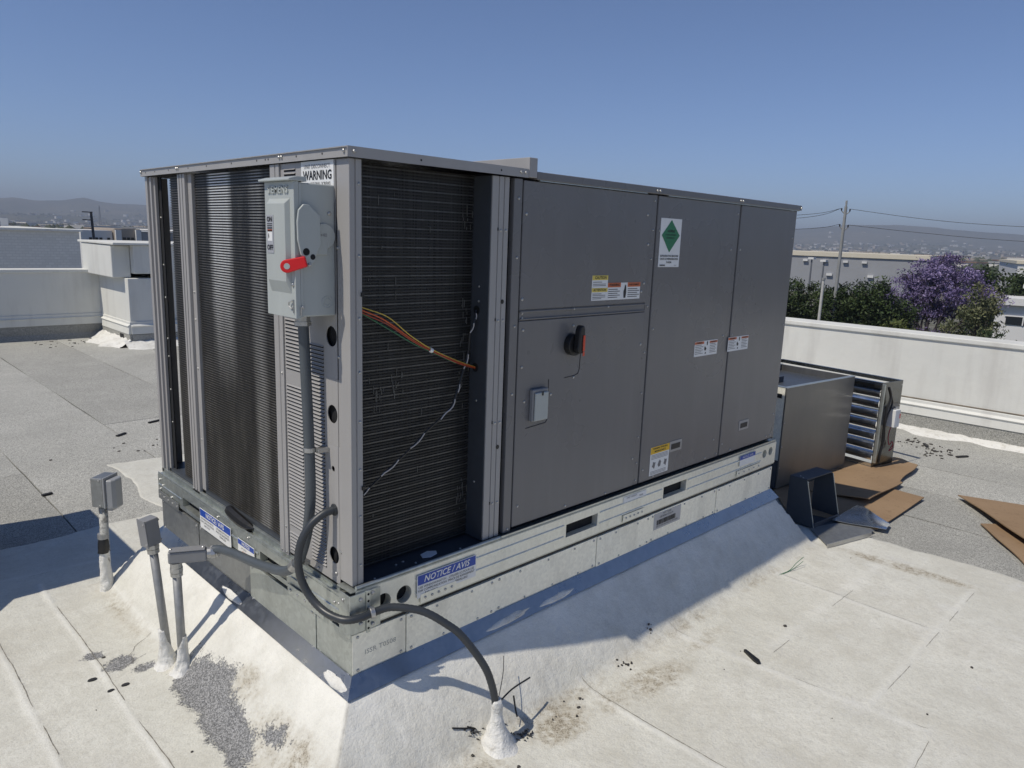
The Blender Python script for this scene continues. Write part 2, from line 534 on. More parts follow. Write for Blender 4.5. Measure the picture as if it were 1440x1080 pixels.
# wrinkles of the reinforcing fabric running down the cants
wrR = fbm(X*1.0, Y*.25, 34, 3, 21); wrL = fbm(X*.25, Y*1.0, 30, 3, 22)
on_r = (oy > ox) & (t > 0) & (t < 1.1); on_l = (ox >= oy) & (t > 0) & (t < 1.1)
H = H + np.where(on_r, .0035*wrR, 0)*np.clip(t*3, 0, 1) + np.where(on_l, .002*wrL, 0)*np.clip(t*3, 0, 1)
line = np.zeros_like(X); bead = np.zeros_like(X)
def along_y(xc, y0, y1, w, h, crack, seed, slope=0.0):
    global H, line, bead
    h *= .55; crack *= .8
    c = xc + slope*(Y-y0) + .016*fbm(Y*1.0, Y*0+seed, 2.5, 3, seed) + .004*fbm(Y*1.0, Y*0+seed, 22, 2, seed+4)
    m = ((Y > y0) & (Y < y1)).astype(float)
    g = np.exp(-((X-c)/w)**2)*m*(.55+.9*vnoise(Y*9, Y*0+seed, seed))
    H = H + g*h
    bead = np.maximum(bead, np.clip(g, 0, 1))
def along_x(yc, x0, x1, w, h, crack, seed, slope=0.0):
    global H, line, bead
    h *= .5; crack *= .8
    c = yc + slope*(X-x0) + .014*fbm(X*1.0, X*0+seed, 2.5, 3, seed) + .004*fbm(X, X*0+seed, 22, 2, seed+4)
    m = ((X > x0) & (X < x1)).astype(float)
    g = np.exp(-((Y-c)/w)**2)*m*(.4+.9*vnoise(X*9, X*0+seed, seed))
    H = H + g*h
    bead = np.maximum(bead, np.clip(g*.6, 0, 1))
CR = []
for a in ((-.466, -3, 1.95, .011, .006, .8, 31), (-.714, -3, 2.3, .013, .007, .7, 37), (-.232, 1.02, 1.75, .010, .005, .25, 41), (-.95, -3, 2.3, .013, .005, .5, 43),
          (1.555, -1.25, -.24, .016, .004, .16, 47, -.12), (.836, -1.4, -.24, .014, .004, .7, 53), (2.35, -1.02, -.3, .016, .003, .15, 59)):
    along_y(*a); CR.append(('y',)+a)
for a in ((-1.052, 1.55, 3.05, .018, .005, .20, 61), (-.62, 1.62, 2.9, .03, .003, .12, 67), (3.05, .35, 1.0, .012, .005, .4, 71), (2.1, -.7, 0.2, .016, .004, .3, 73, -.1), (-1.30, .7, 1.6, .016, .004, .15, 79, .05)):
    along_x(*a); CR.append(('x',)+a)
# the seam down the front mitre of the cant
mit = np.exp(-((X-Y)/.006)**2)*((X < -.03) & (X > -.30)); H = H+.004*mit; line = np.maximum(line, .55*mit)
# worn-through patches (bare granules) and dirt, as distances to their outlines
def blob(cx, cy, rx, ry, ang=0.0):
    c, s = math.cos(ang), math.sin(ang)
    u = ((X-cx)*c+(Y-cy)*s)/rx; v = (-(X-cx)*s+(Y-cy)*c)/ry
    return 1-np.sqrt(u*u+v*v)
bare = np.maximum.reduce([blob(-.238, .62, .075, .22, .05), blob(-.262, .36, .062, .30, -.06), blob(-.30, .05, .055, .22, .1),
                          blob(-.40, 1.02, .07, .052, .4), blob(-.335, .93, .05, .035), blob(-.455, 1.14, .045, .04),
                          blob(-.20, .18, .035, .11, .2)*.8])
bare = bare + 1.25*fbm(X, Y, 7, 6, 81) + .5*fbm(X, Y, 30, 4, 83) - .06
foot = np.exp(-((t-1.05)/.22)**2)
dirt = np.clip(.55*foot*(.35+.9*vnoise(X*3.1, Y*3.1, 91)), 0, 1)
dirt = np.maximum(dirt, .9*np.clip(np.maximum.reduce([blob(.12, -.36, .34, .12, .05), blob(.62, -.36, .20, .10), blob(-.20, .02, .08, .40), blob(-.16, .45, .06, .2),
                          blob(1.05, -.42, .35, .1, -.1), 1.5*blob(2.97, -.74, .07, .40, .05), blob(1.5, -.40, .25, .06)])*1.6, 0, 1))
dirt = dirt*(.45+.9*vnoise(X*14, Y*14, 92))*(.5+vnoise(X*5, Y*5, 93))
H = H - .004*sstep(-.05, .3, bare)
H = H - .030*sstep(-.028, .012, sd)
keep = (sd < .05) & ~((X > .10) & (X < UL-.12) & (Y > .10) & (Y < UW-.10))
nx, ny = X.shape
idx = np.arange(nx*ny).reshape(nx, ny)
fk = keep[:-1,:-1] & keep[1:,:-1] & keep[1:,1:] & keep[:-1,1:]
F = np.stack([idx[:-1,:-1][fk], idx[1:,:-1][fk], idx[1:,1:][fk], idx[:-1,1:][fk]], 1)
used = np.unique(F); remap = -np.ones(nx*ny, int); remap[used] = np.arange(len(used)); F = remap[F]
V = np.stack([X.ravel(), Y.ravel(), H.ravel()], 1)[used]
me = bpy.data.meshes.new('roof_coating')
me.vertices.add(len(V)); me.vertices.foreach_set('co', V.ravel())
me.loops.add(F.size); me.loops.foreach_set('vertex_index', F.ravel())
me.polygons.add(len(F)); me.polygons.foreach_set('loop_start', np.arange(len(F))*4)
try: me.polygons.foreach_set('loop_total', np.full(len(F), 4))
except Exception: pass
me.polygons.foreach_set('use_smooth', np.ones(len(F), bool))
me.update(calc_edges=True); me.validate()
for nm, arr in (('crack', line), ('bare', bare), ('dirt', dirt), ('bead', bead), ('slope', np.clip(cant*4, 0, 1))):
    at = me.attributes.new(nm, 'FLOAT', 'POINT'); at.data.foreach_set('value', arr.ravel()[used].astype(np.float32))

def coating():
    n = N('white roof coating')
    a = n.noise(1.1, 6, .62); b = n.noise(6, 7, .68); c = n.noise(38, 5, .65); sp = n.noise(150, 3, .6)
    col = n.ramp(a, [(.32, (.585,.58,.52)), (.5, (.645,.64,.58)), (.68, (.705,.70,.64))])
    col = n.mix(n.rng(b, .46, .68, 0, .7), col, (.53,.52,.46))
    col = n.mix(n.rng(n.noise(2.3, 7, .68, dist=.6), .48, .70, 0, .55), col, (.49,.465,.395))
    col = n.mix(n.rng(n.noise(3.7, 6, .7), .58, .72, 0, .5), col, (.60,.60,.585))
    col = n.mix(n.rng(c, .50, .68, 0, .55), col, (.52,.505,.45))
    col = n.mix(n.rng(sp, .50, .68, 0, .55), col, (.47,.465,.42))
    br = n.noise(22, 5, .7, stretch=(1, .12, 1)); br2 = n.noise(24, 5, .7, stretch=(.12, 1, 1))
    col = n.mix(n.rng(br, .54, .70, 0, .30), col, (.50,.49,.44)); col = n.mix(n.rng(br2, .56, .70, 0, .22), col, (.74,.735,.69))
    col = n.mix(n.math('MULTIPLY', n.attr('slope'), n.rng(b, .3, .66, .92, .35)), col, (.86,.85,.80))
    col = n.mix(n.math('MULTIPLY', n.attr('bead'), .5), col, (.76,.76,.72))
    dv = n.math('MULTIPLY', n.attr('dirt'), n.rng(c, .3, .62, .25, 1.5))
    col = n.mix(n.rng(dv, .18, 1.1, 0, .72), col, (.36,.315,.235))
    col = n.mix(n.rng(n.math('MULTIPLY', dv, n.rng(sp, .4, .65)), .4, 1.0, 0, .7), col, (.16,.135,.10))
    # bare granules: dark and light grains
    g = n.voro(260); bw = n.new('ShaderNodeRGBToBW'); n.t.links.new(g, bw.inputs[0])
    gran = n.ramp(bw.outputs[0], [(.15, (.12,.122,.125)), (.5, (.235,.238,.24)), (.85, (.42,.42,.42))])
    bv = n.math('ADD', n.attr('bare'), n.math('MULTIPLY', n.math('SUBTRACT', n.math('ADD', n.math('MULTIPLY', c, .5), n.math('MULTIPLY', n.noise(70, 4, .7), .5)), .5), 1.5))
    bv = n.math('ADD', bv, n.math('MULTIPLY', n.math('SUBTRACT', sp, .5), 1.1))
    bm = n.rng(bv, -.03, .10)
    col = n.mix(bm, col, gran)
    col = n.mix(n.math('MULTIPLY', n.attr('crack'), n.rng(c, .35, .6, .3, 1.0)), col, (.085,.08,.07))
    nm = n.bump(n.noise(130, 4, .65), .5, .004); nm = n.bump(n.math('ADD', br, br2), .18, .005, nm)
    nm = n.bump(n.math('ADD', b, n.math('MULTIPLY', c, .5)), .35, .02, nm)
    nm = n.bump(n.math('MULTIPLY', n.noise(330, 2), bm), .8, .004, nm)
    return n.set(col, .72, 0.0, nm, .3)
M['coating'] = coating()
me.materials.append(M['coating'])
coat = bpy.data.objects.new('roof_coating', me); COL.objects.link(coat); coat['kind'] = 'structure'

def gz(x, y):
    i = int(np.argmin(abs(gx-x))); j = int(np.argmin(abs(gy-y))); return float(H[i, j])
def ribbon(mb, pts, ws):
    n0 = len(mb.v); P_ = [Vector((x, y, 0)) for x, y in pts]
    for k_, (p_, w_) in enumerate(zip(P_, ws)):
        t_ = (P_[min(k_+1, len(P_)-1)]-P_[max(k_-1, 0)]).normalized(); n_ = Vector((-t_.y, t_.x, 0))
        z = gz(p_.x, p_.y)+.0012
        for s_ in (-1, 1): mb.v.append((p_.x+n_.x*w_*s_, p_.y+n_.y*w_*s_, z))
    for k_ in range(len(P_)-1):
        q = n0+2*k_; mb.f.append((q, q+2, q+3, q+1)); mb.mi.append(0)
crk = MB(); Rc = random.Random(12)
for c_ in CR:
    ax, c0, t0, t1, w_, _, amt, seed = c_[:8]; sl_ = c_[8] if len(c_) > 8 else 0.0
    t_ = max(t0, -1.6); run = []
    while t_ < t1:
        u = np.array([t_]); z0 = u*0
        if ax == 'y': c = c0+sl_*(t_-t0)+(.016*fbm(u, z0+seed, 2.5, 3, seed)+.004*fbm(u, z0+seed, 22, 2, seed+4))[0]+w_*1.0
        else: c = c0+sl_*(t_-t0)+(.014*fbm(u, z0+seed, 2.5, 3, seed)+.004*fbm(u, z0+seed, 22, 2, seed+4))[0]-w_*.9
        on = vnoise(u*7, z0+seed, seed+2)[0] > (.62-.5*amt)
        if on: run.append(((c, t_) if ax == 'y' else (t_, c), Rc.uniform(.0006, .0017)*(.45+.9*amt)))
        if (not on or t_+.012 >= t1) and run:
            if len(run) > 3: ribbon(crk, [r_[0] for r_ in run], [r_[1]*(.3 if k_ in (0, len(run)-1) else 1) for k_, r_ in enumerate(run)])
            run = []
        t_ += .012
# hairline crazing near the cant
for (x, y, a_, n_) in ((-.36,.99,.35,22),(-.30,1.02,2.6,12)):
    pts_ = []; 
    for k_ in range(n_):
        pts_.append((x, y)); a_ += Rc.gauss(0, .35); x += .010*math.cos(a_); y += .010*math.sin(a_)
    ribbon(crk, pts_, [Rc.uniform(.0004, .0013) for _ in pts_])
obj('coating_cracks', crk, simple('dirt in the coating cracks', (.20,.185,.155), .9, 0, .5, 25), coat, kind='stuff')

# ---- parapets
def parapet_y(name, label, x, y0, y1, h, th):
    t = thing(name, label, 'wall', (x, (y0+y1)/2, 0))
    obj('wall', MB().box(x, x+th, y0, y1, -.01, h-.03), M['white_wall'], t)
    obj('coping', MB().box(x-.018, x+th+.018, y0-.01, y1+.01, h-.045, h), M['white_wall'], t, .008)
    obj('base_flashing', MB().prism([(x-.002,-.005),(x-.028,-.005),(x-.024,.155),(x-.002,.157)], y0+.01, y1-.01, lambda a,b,hh:(a,hh,b)), M['capsheet'], t)
    obj('counter_flashing', MB().prism([(x-.002,.155),(x-.034,.150),(x-.030,.23),(x-.045,.242),(x-.016,.262),(x-.016,.29),(x-.002,.295)], y0+.01, y1-.01, lambda a,b,hh:(a,hh,b)), M['white_wall'], t, .004)
    b = MB()
    b.prism([(x-.001,.297),(x-.010,.297),(x-.010,.305),(x-.001,.307)], y0+.01, y1-.01, lambda a,b_,hh:(a,hh,b_))
    obj('reglet_joint', b, simple('reglet sealant', (.20,.17,.13), .8, 0, .4, 8), t)
    return t
rp = parapet_y('parapet_wall', 'long white sunlit parapet wall along the right edge of the roof', 6.45, -9.6, 10.4, .915, .30)
for y in (-4.1, -1.0, 2.1, 5.2): obj('coping_joint', MB().box(6.4315, 6.768, y-.003, y+.003, .868, .9012+.0148), M['bitumen'], rp)
for k, y in enumerate((-3.2, -.15-1.1, 1.6, 4.5)):
    obj('flashing_joint', MB().box(6.418, 6.4225, y-.002, y+.002, .002, .15), M['bitumen'], rp)

def seal_strip(parent, path, w, h, seed, normal):
    """a lumpy white band of mastic brushed where the wall meets the roof"""
    R = random.Random(seed); nx_, ny_ = normal
    b = MB(); n = len(path); rows = 7
    for i, (x, y) in enumerate(path):
        ww = w*(.45+1.1*vnoise(np.array([i*.31]), np.array([seed*1.0]), seed)[0]); hh = h*R.uniform(.75, 1.1)
        for k in range(rows):
            f = k/(rows-1)
            zz = hh*(1-f)**1.6 + (.010*(1-f) if f < 1 else -.012) + R.uniform(-.003, .003)
            d = .028 + ww*f - .03*(f == 0)
            b.v.append((x+nx_*d, y+ny_*d, zz))
    for i in range(n-1):
        for k in range(rows-1):
            q = i*rows+k
            b.f.append((q, q+1, q+rows+1, q+rows)); b.mi.append(0)
    return obj('sealant_strip', b, M['mastic'], parent, smooth=True)
seal_strip(rp, [(6.45, -6+.06*i) for i in range(250)], .16, .03, 5, (-1, 0))

def parapet_x(name, label, x0, x1, y, h, th):
    t = thing(name, label, 'wall', ((x0+x1)/2, y, 0))
    obj('wall', MB().box(x0, x1, y, y+th, -.01, h-.035), M['white_wall'], t)
    obj('coping', MB().box(x0-.01, x1-.003, y-.02, y+th+.02, h-.05, h), M['white_wall'], t, .008)
    fn = lambda a, b, hh: (hh, a, b)
    obj('base_flashing', MB().prism([(y-.002,-.005),(y-.10,-.005),(y-.03,.07),(y-.026,.20),(y-.002,.20)], x0+.01, x1-.003, fn), M['capdark'], t)
    obj('counter_flashing', MB().prism([(y-.002,.20),(y-.036,.195),(y-.030,.29),(y-.045,.30),(y-.016,.32),(y-.016,.35),(y-.002,.355)], x0+.01, x1-.003, fn), M['white_wall'], t, .004)
    return t
lp = parapet_x('parapet_wall', 'low shaded grey parapet wall at the far left of the roof', -12.5, 2.42, 10.4, 1.0, .3)

bounce = obj('bounce_slab', MB().box(-30, 24, 11.3, 29.8, GZ, -.9), M['capsheet'], kind='structure')  # unseen slab added to bounce light onto the neighbour wall
# taller corner block with the overhanging fascia box
cb = thing('parapet_wall', 'taller corner parapet with a lit pillar face under a boxed overhang at left', 'wall', (2.8, 9.8, 0))
obj('pillar', MB().box(2.20, 2.75, 9.10, 10.398, .0, .94), M['white_wall'], cb, .006)
obj('wall', MB().box(2.753, 7.0, 9.14, 10.7, .0, 1.0), M['white_wall'], cb, .006)
obj('upper_wall', MB().box(2.30, 7.0, 9.12, 10.7, 1.003, 1.39), M['white_wall'], cb, .006)
obj('fascia_box', MB().box(2.055, 2.297, 9.255, 10.62, .945, 1.385), M['white_wall'], cb, .012)
obj('coping', MB().box(2.04, 7.02, 9.09, 10.75, 1.393, 1.425), M['white_wall'], cb, .006)
obj('base_flashing', MB().box(2.17, 2.198, 9.065, 10.29, -.01, .17).box(2.202, 6.4, 9.065, 9.097, -.01, .165), M['capsheet'], cb, .004)
obj('counter_flashing', MB().prism([(2.199,.175),(2.162,.17),(2.168,.27),(2.15,.285),(2.185,.31),(2.185,.34),(2.199,.345)], 9.08, 10.28, lambda a,b,h:(a,h,b))
    .prism([(9.098,.176),(9.06,.171),(9.068,.271),(9.05,.286),(9.085,.311),(9.085,.341),(9.098,.346)], 2.20, 6.4, lambda a,b,h:(h,a,b)), M['white_wall'], cb, .004)
obj('scupper', MB().box(2.166, 2.1695, 9.32, 9.48, .045, .15), M['void'], cb)
seal_strip(cb, [(2.17, 9.03+.05*i) for i in range(26)], .28, .10, 8, (-1, 0))
seal_strip(cb, [(2.09+.05*i, 9.08) for i in range(30)], .24, .09, 9, (0, -1))

# ============================================================ BEYOND THE ROOF
CAM = Vector((-1.1480, -1.8252, 1.6644))
def far(dx, dy, k=1.0):
    """a bearing from the photographer's spot, k times as far"""
    return (CAM.x+(dx-CAM.x)*k, CAM.y+(dy-CAM.y)*k)

# ground to the horizon
def groundmat():
    n = N('valley floor')
    a = n.noise(.004, 8, .65); b = n.noise(.03, 6, .7)
    col = n.ramp(a, [(.3, (.05,.06,.035)), (.5, (.10,.10,.07)), (.7, (.17,.155,.12))])
    col = n.mix(n.rng(b, .5, .62), col, (.22,.21,.19))
    return n.set(col, .95, 0, None, .1)
mb = MB(); R0 = 9000
ring = [0, 60, 200, 800, 3000, R0]
pts = []
for r in ring:
    for k in range(48):
        a = 2*math.pi*k/48; pts.append((r*math.cos(a), r*math.sin(a), GZ))
mb.v = pts
for i in range(len(ring)-1):
    for k in range(48):
        j = (k+1) % 48
        if i == 0: mb.f.append((k, 48+k, 48+j))
        else: mb.f.append((i*48+k, (i+1)*48+k, (i+1)*48+j, i*48+j))
        mb.mi.append(0)
obj('ground', mb, groundmat(), kind='structure')

# hills: ridge heights by bearing (degrees from +x towards +y), with folds running down their faces
def hillmat():
    n = N('dry hillside')
    a = n.noise(.0022, 8, .7); b = n.noise(.012, 7, .7)
    col = n.ramp(a, [(.3, (.045,.05,.032)), (.5, (.10,.092,.062)), (.72, (.18,.15,.105))])
    col = n.mix(n.rng(b, .5, .66, 0, .8), col, (.035,.045,.026))
    return n.set(col, .95, 0, None, .05)
rb = [-60, 0, 11, 13.3, 15.2, 16.1, 18.2, 21.4, 24.5, 30, 40, 50, 60, 69, 71.5, 73.2, 74.4, 75.2, 76.4, 78, 79, 79.9, 84, 95, 120, 160]
rh = [120, 140, 150, 164, 178, 190, 200, 192, 155, 150, 175, 160, 165, 150, 152, 153, 166, 185, 158, 149, 164, 155, 142, 150, 160, 120]
na, nr = 520, 46
A = np.radians(np.linspace(-60, 160, na)); RR = np.linspace(2300, 7600, nr)
AA, RG = np.meshgrid(A, RR, indexing='ij')
ridge = np.interp(np.degrees(AA), rb, rh)
HX = RG*np.cos(AA); HY = RG*np.sin(AA)
prof = sstep(2350, 6000, RG)*.62 + .38*sstep(4300, 6000, RG)
hz = ridge*prof*(1-.35*sstep(6000, 7600, RG))
fold = fbm(HX, HY, 1/700., 5, 101)*95*sstep(2600, 4200, RG)*(1-.8*sstep(5400, 6000, RG)) + fbm(HX, HY, 1/260., 4, 103)*26*sstep(2500, 3600, RG)
hz = np.maximum(hz + fold, 0)
hz = np.minimum(hz, ridge*(RG/6000.)*1.0 + fbm(HX, HY, 1/300., 4, 105)*14)
me = bpy.data.meshes.new('hills')
vv = np.stack([HX, HY, hz+GZ-.5], -1).reshape(-1, 3)
ii = np.arange(na*nr).reshape(na, nr)
ff = np.stack([ii[:-1,:-1], ii[:-1,1:], ii[1:,1:], ii[1:,:-1]], -1).reshape(-1, 4)[:, ::-1]
me.from_pydata(vv.tolist(), [], ff.tolist()); me.polygons.foreach_set('use_smooth', [True]*len(me.polygons)); me.update()
me.materials.append(hillmat())
h = bpy.data.objects.new('hills', me); COL.objects.link(h); h['kind'] = 'structure'
def hill_z(a, r):
    i = int(np.clip(round((a-A[0])/(A[-1]-A[0])*(na-1)), 0, na-1)); j = int(np.clip(round((r-RR[0])/(RR[-1]-RR[0])*(nr-1)), 0, nr-1))
    return float(hz[i, j])+GZ if r > RR[0] else GZ

# far town: small pale blocks and dark tree clumps on the valley floor and the lower slopes
tm = [simple('pale stucco', (.62,.60,.56), .9, 0, .1), simple('tan stucco', (.42,.36,.29), .9, 0, .1), simple('tile roof', (.22,.13,.09), .9, 0, .1), simple('grey roof', (.35,.35,.35), .9, 0, .1)]
mb = MB()
for k in range(2600):
    a = rad(RNG.uniform(2, 90)); r = RNG.choice([RNG.uniform(500, 2300), RNG.uniform(900, 3600), RNG.uniform(2300, 4800)])
    x, y = r*math.cos(a), r*math.sin(a); z = hill_z(a, r)
    big = r < 2300 and RNG.random() < .3
    w = RNG.uniform(25, 70) if big else RNG.uniform(9, 20); d = RNG.uniform(9, 22); hh = RNG.uniform(6, 9) if big else RNG.uniform(4, 8)
    R_ = Matrix.Translation((x, y, z-3)) @ Matrix.Rotation(RNG.uniform(0, 1.5), 4, 'Z')
    mb.box(-w/2, w/2, -d/2, d/2, 0, hh+3, RNG.choice([0,0,0,1,1,3]), R_)
    if not big: mb.box(-w/2-.5, w/2+.5, -d/2-.5, d/2+.5, hh+3.01, hh+3.8, RNG.choice([2,2,1,3]), R_)
obj('town_buildings', mb, tm, kind='stuff')
mb = MB()
for k in range(5200):
    a = rad(RNG.uniform(2, 90)); r = RNG.choice([RNG.uniform(260, 1200), RNG.uniform(800, 2600), RNG.uniform(2200, 4300)])
    x, y = r*math.cos(a), r*math.sin(a); z = hill_z(a, r)
    s = RNG.uniform(2.5, 6); hh = RNG.uniform(4, 9)
    if r < 600 and not (70 < math.degrees(a) < 84): hh = min(hh, 5.5)
    n0 = len(mb.v); q = 7
    mb.v.append((x, y, z+hh))
    for lv, (f, zf) in enumerate(((.75, .72), (1.0, .4), (.7, .0))):
        for i in range(q):
            t_ = 2*math.pi*i/q+lv; rr = s*f*RNG.uniform(.75, 1.2)
            mb.v.append((x+rr*math.cos(t_), y+rr*math.sin(t_), z+hh*zf))
    for i in range(q):
        j = (i+1) % q
        mb.f.append((n0, n0+1+i, n0+1+j)); mb.mi.append(0)
        for lv in range(2):
            b_ = n0+1+lv*q
            mb.f.append((b_+i, b_+q+i, b_+q+j, b_+j)); mb.mi.append(0)
obj('distant_trees', mb, simple('distant foliage', (.045,.055,.032), .9, 0, .4, .02), kind='stuff')

# ---- buildings beyond
wallg = simple('grey tilt-up concrete', (.30,.31,.33), .85, 0, .06, .3)
wallw = simple('white tilt-up concrete', (.66,.66,.65), .85, 0, .04, .3)
walltan = simple('tan tilt-up concrete', (.36,.31,.26), .85, 0, .05, .3)
walldk = simple('dark grey tilt-up concrete', (.13,.14,.16), .85, 0, .05, .3)
cream = simple('cream roof edge', (.62,.57,.46), .85, 0, .05, .3)
glass = simple('dark window glass', (.02,.025,.03), .1, 0, .1)

def blockwall():
    n = N('grey ribbed block wall')
    b = n.new('ShaderNodeTexBrick'); b.inputs['Scale'].default_value = 1.0; b.inputs['Mortar Size'].default_value = .012
    b.inputs['Brick Width'].default_value = .20; b.inputs['Row Height'].default_value = .10
    b.inputs['Color1'].default_value = (.62,.62,.59,1); b.inputs['Color2'].default_value = (.70,.70,.67,1); b.inputs['Mortar'].default_value = (.57,.57,.55,1)
    mp = n.new('ShaderNodeMapping'); mp.inputs['Rotation'].default_value = (rad(90), 0, 0)
    n.t.links.new(n.tc, mp.inputs[0]); n.t.links.new(mp.outputs[0], b.inputs['Vector'])
    col = n.mix(n.rng(n.noise(.35, 5), .4, .65, 0, .4), b.outputs['Color'], (.55,.55,.53))
    return n.set(col, .9, 0, n.bump(b.outputs['Fac'], -.6, .02), .2)
nb = thing('neighbour_building', 'wide grey block building with a white coping beyond the left parapet', 'building', (-10, 34, GZ))
obj('wall', MB().box(-34, 7.0, 30, 48, GZ, 1.34), blockwall(), nb)
obj('coping', MB().box(-34.1, 7.1, 29.9, 48.1, 1.343, 1.42), M['white_wall'], nb)
for x, y, w, d, hh in ((-4.2+6.6, 33, .5, .5, .35), (4.2, 36, 2.6, 1, .22), (-1.0, 37, 2.2, 1.2, .4), (6.2, 40, .7, .7, .35)):
    obj('roof_vent', MB().box(x-w/2, x+w/2, y-d/2, y+d/2, 1.425, 1.425+hh), wallw if w < 1 else walldk, nb)

def block(name, label, x0, x1, y0, y1, z1, mat, windows=(), coping=None, cat='building'):
    t = thing(name, label, cat, ((x0+x1)/2, (y0+y1)/2, GZ))
    w = obj('wall', MB().box(x0, x1, y0, y1, GZ, z1), mat, t)
    if coping: obj('roof_edge', MB().box(x0-.2, x1+.2, y0-.2, y1+.2, z1+.01, z1+coping[1]), coping[0], t)
    return t
# left: low row of tilt-up offices about 120 m off
lb = block('office_building', 'small white office building with square dark windows beyond the left parapet', 28.6, 32.6, 113.6, 128, .78, wallw)
for x in (29.6, 30.35, 30.9, 31.9): obj('window', MB().box(x, x+.35, 113.48, 113.62, -.75, -.2), glass, lb)
lb2 = block('office_building', 'tan office building with three tall dark windows next to the white one', 32.75, 36.1, 112.9, 128, 1.12, walltan)
obj('pilaster', MB().box(32.75, 33.5, 112.5, 112.89, GZ, .9), wallw, lb2)
obj('pilaster', MB().box(35.4, 36.1, 112.4, 112.89, GZ, 1.0), wallw, lb2)
for x in (33.75, 34.3, 34.85): obj('window', MB().box(x, x+.38, 112.8, 112.92, -1.4, -.1), glass, lb2)
lb3 = block('warehouse', 'low blue grey warehouse beside the tan office building', 36.2, 41.2, 112.6, 130, .72, wallg, coping=(wallw, .12))
lb4 = block('warehouse', 'dark grey warehouse at the back post of the unit, beyond the roof', 41.3, 52, 111.6, 130, .95, walldk, coping=(wallw, .15))

# right: the long grey warehouse with a cream roof edge and wall lights
k = 1.5
ax, ay = far(107.0, 56.0, k); bx, by = far(113.6, 31.5, k)
wa = math.atan2(by-ay, bx-ax)
wl = math.hypot(bx-ax, by-ay)
wh = thing('warehouse', 'long grey warehouse with a cream roof edge behind the trees at right', 'building', (ax, ay, GZ), wa)
topz = -GZ + 1.66 + (0.70-1.66)*k
cr = .62*k
obj('wall', MB().box(0, wl, 0, 90, 0, topz), wallg, wh, local=True)
obj('roof_edge', MB().box(-.3, wl+.3, -.3, 90, topz+.01, topz+cr), cream, wh, local=True)
for f in (.22, .36, .47, .58, .68):
    obj('wall_light', MB().box(wl*f-.5, wl*f+.5, -.55, -.01, topz-1.2, topz-.75), wallw, wh, local=True)
for f in (.18, .50, .72):
    obj('wall_light', MB().box(wl*f-.6, wl*f+.6, -.5, -.01, topz-4.2, topz-3.7), wallw, wh, local=True)
wh2 = thing('warehouse', 'white flat warehouse roof showing behind the purple tree', 'building', (170, 32, GZ), wa)
obj('wall', MB().box(0, 75, 0, 60, 0, 8.3), wallw, wh2, local=True)
obj('roof_edge', MB().box(-.3, 75.3, -.3, 60, 8.32, 8.9), cream, wh2, local=True)

# right: white flat-roofed building with a dark window
k = 1.5
x0, y0 = far(52.7, 9.6, k); x1, y1 = far(53.3, 6.2, k)
wa = math.atan2(y1-y0, x1-x0); wl = math.hypot(x1-x0, y1-y0)
zt_ = lambda z: 1.66+(z-1.66)*k-GZ
wb = thing('shop_building', 'white flat roofed building with a dark window at the right edge', 'building', (x0, y0, GZ), wa)
obj('wall', MB().box(0, 22, 0, 18, 0, zt_(-1.3)), wallw, wb, local=True)
obj('roof', MB().box(-.4, 22.5, -.6, 18.4, zt_(-1.28), zt_(-.86)), wallw, wb, local=True)
obj('upper_roof', MB().box(2.2, 22, 6, 18, zt_(-.85), zt_(-.5)), simple('grey roofing', (.42,.42,.42), .9), wb, local=True)
wdw = obj('window', MB().box(.9, 5.2, -.08, .05, zt_(-2.5), zt_(-2.0)), glass, wb, local=True)
obj('window_frame', MB().box(.8, 5.3, -.12, -.02, zt_(-1.99), zt_(-1.95)).box(2.2, 2.3, -.12, -.02, zt_(-2.5), zt_(-1.99)).box(3.7, 3.8, -.12, -.02, zt_(-2.5), zt_(-1.99)), wallw, wb, local=True)
v = thing('roof_vent', 'white mushroom vent on the flat roof at the right edge', 'vent', (x0+1.5, y0-2.2, GZ+zt_(-.5)))
px, py = x0+1.5, y0-2.2; bz = GZ+zt_(-.86)
v.location = (px, py, bz)
obj('pipe', MB().cyl((px, py, bz-.4), (px, py, bz+.9), .14), wallw, v)
obj('hood', MB().box(px-.3, px+.3, py-.6, py+.6, bz+.9, bz+1.3), wallw, v, .08)

# ---- poles and wires
polem = simple('weathered grey pole', (.27,.275,.27), .8, 0, .15, 2)
k = 1.35
px, py = far(34.17, 12.22, k); ptop = 1.66+(3.66-1.66)*k
pole = thing('utility_pole', 'tall grey utility pole carrying wires above the trees at right', 'pole', (px, py, GZ))
obj('shaft', MB().tube([(px, py, GZ), (px, py, ptop)], [.14, .085], 12), polem, pole)
for z_ in (ptop-.25, ptop-.25-.72*k):
    obj('insulator_arm', MB().tube([(px, py, z_-.25), (px-.07, py+.22, z_)], .03, 8).tube([(px, py, z_-.3), (px+.05, py-.25, z_-.05)], .03, 8), polem, pole)
    obj('insulator', MB().cyl((px-.07, py+.22, z_), (px-.07, py+.22, z_+.14), .045, 8), M['black'], pole)
    obj('insulator', MB().cyl((px+.05, py-.25, z_-.05), (px+.05, py-.25, z_+.10), .045, 8), M['black'], pole)
obj('pole_top', MB().cyl((px, py, ptop), (px, py, ptop+.35), .06, 8), polem, pole)
wm = simple('power line', (.035,.04,.05), .6)
def wire(label, pts, r=.014):
    o = obj('power_line', MB().tube(smooth_path(pts, 10), r, 5), wm); tag(o, label, 'wire'); return o
def wpt(x, y, z, kk=k): 
    a, b = far(x, y, kk); return (a, b, 1.66+(z-1.66)*kk)
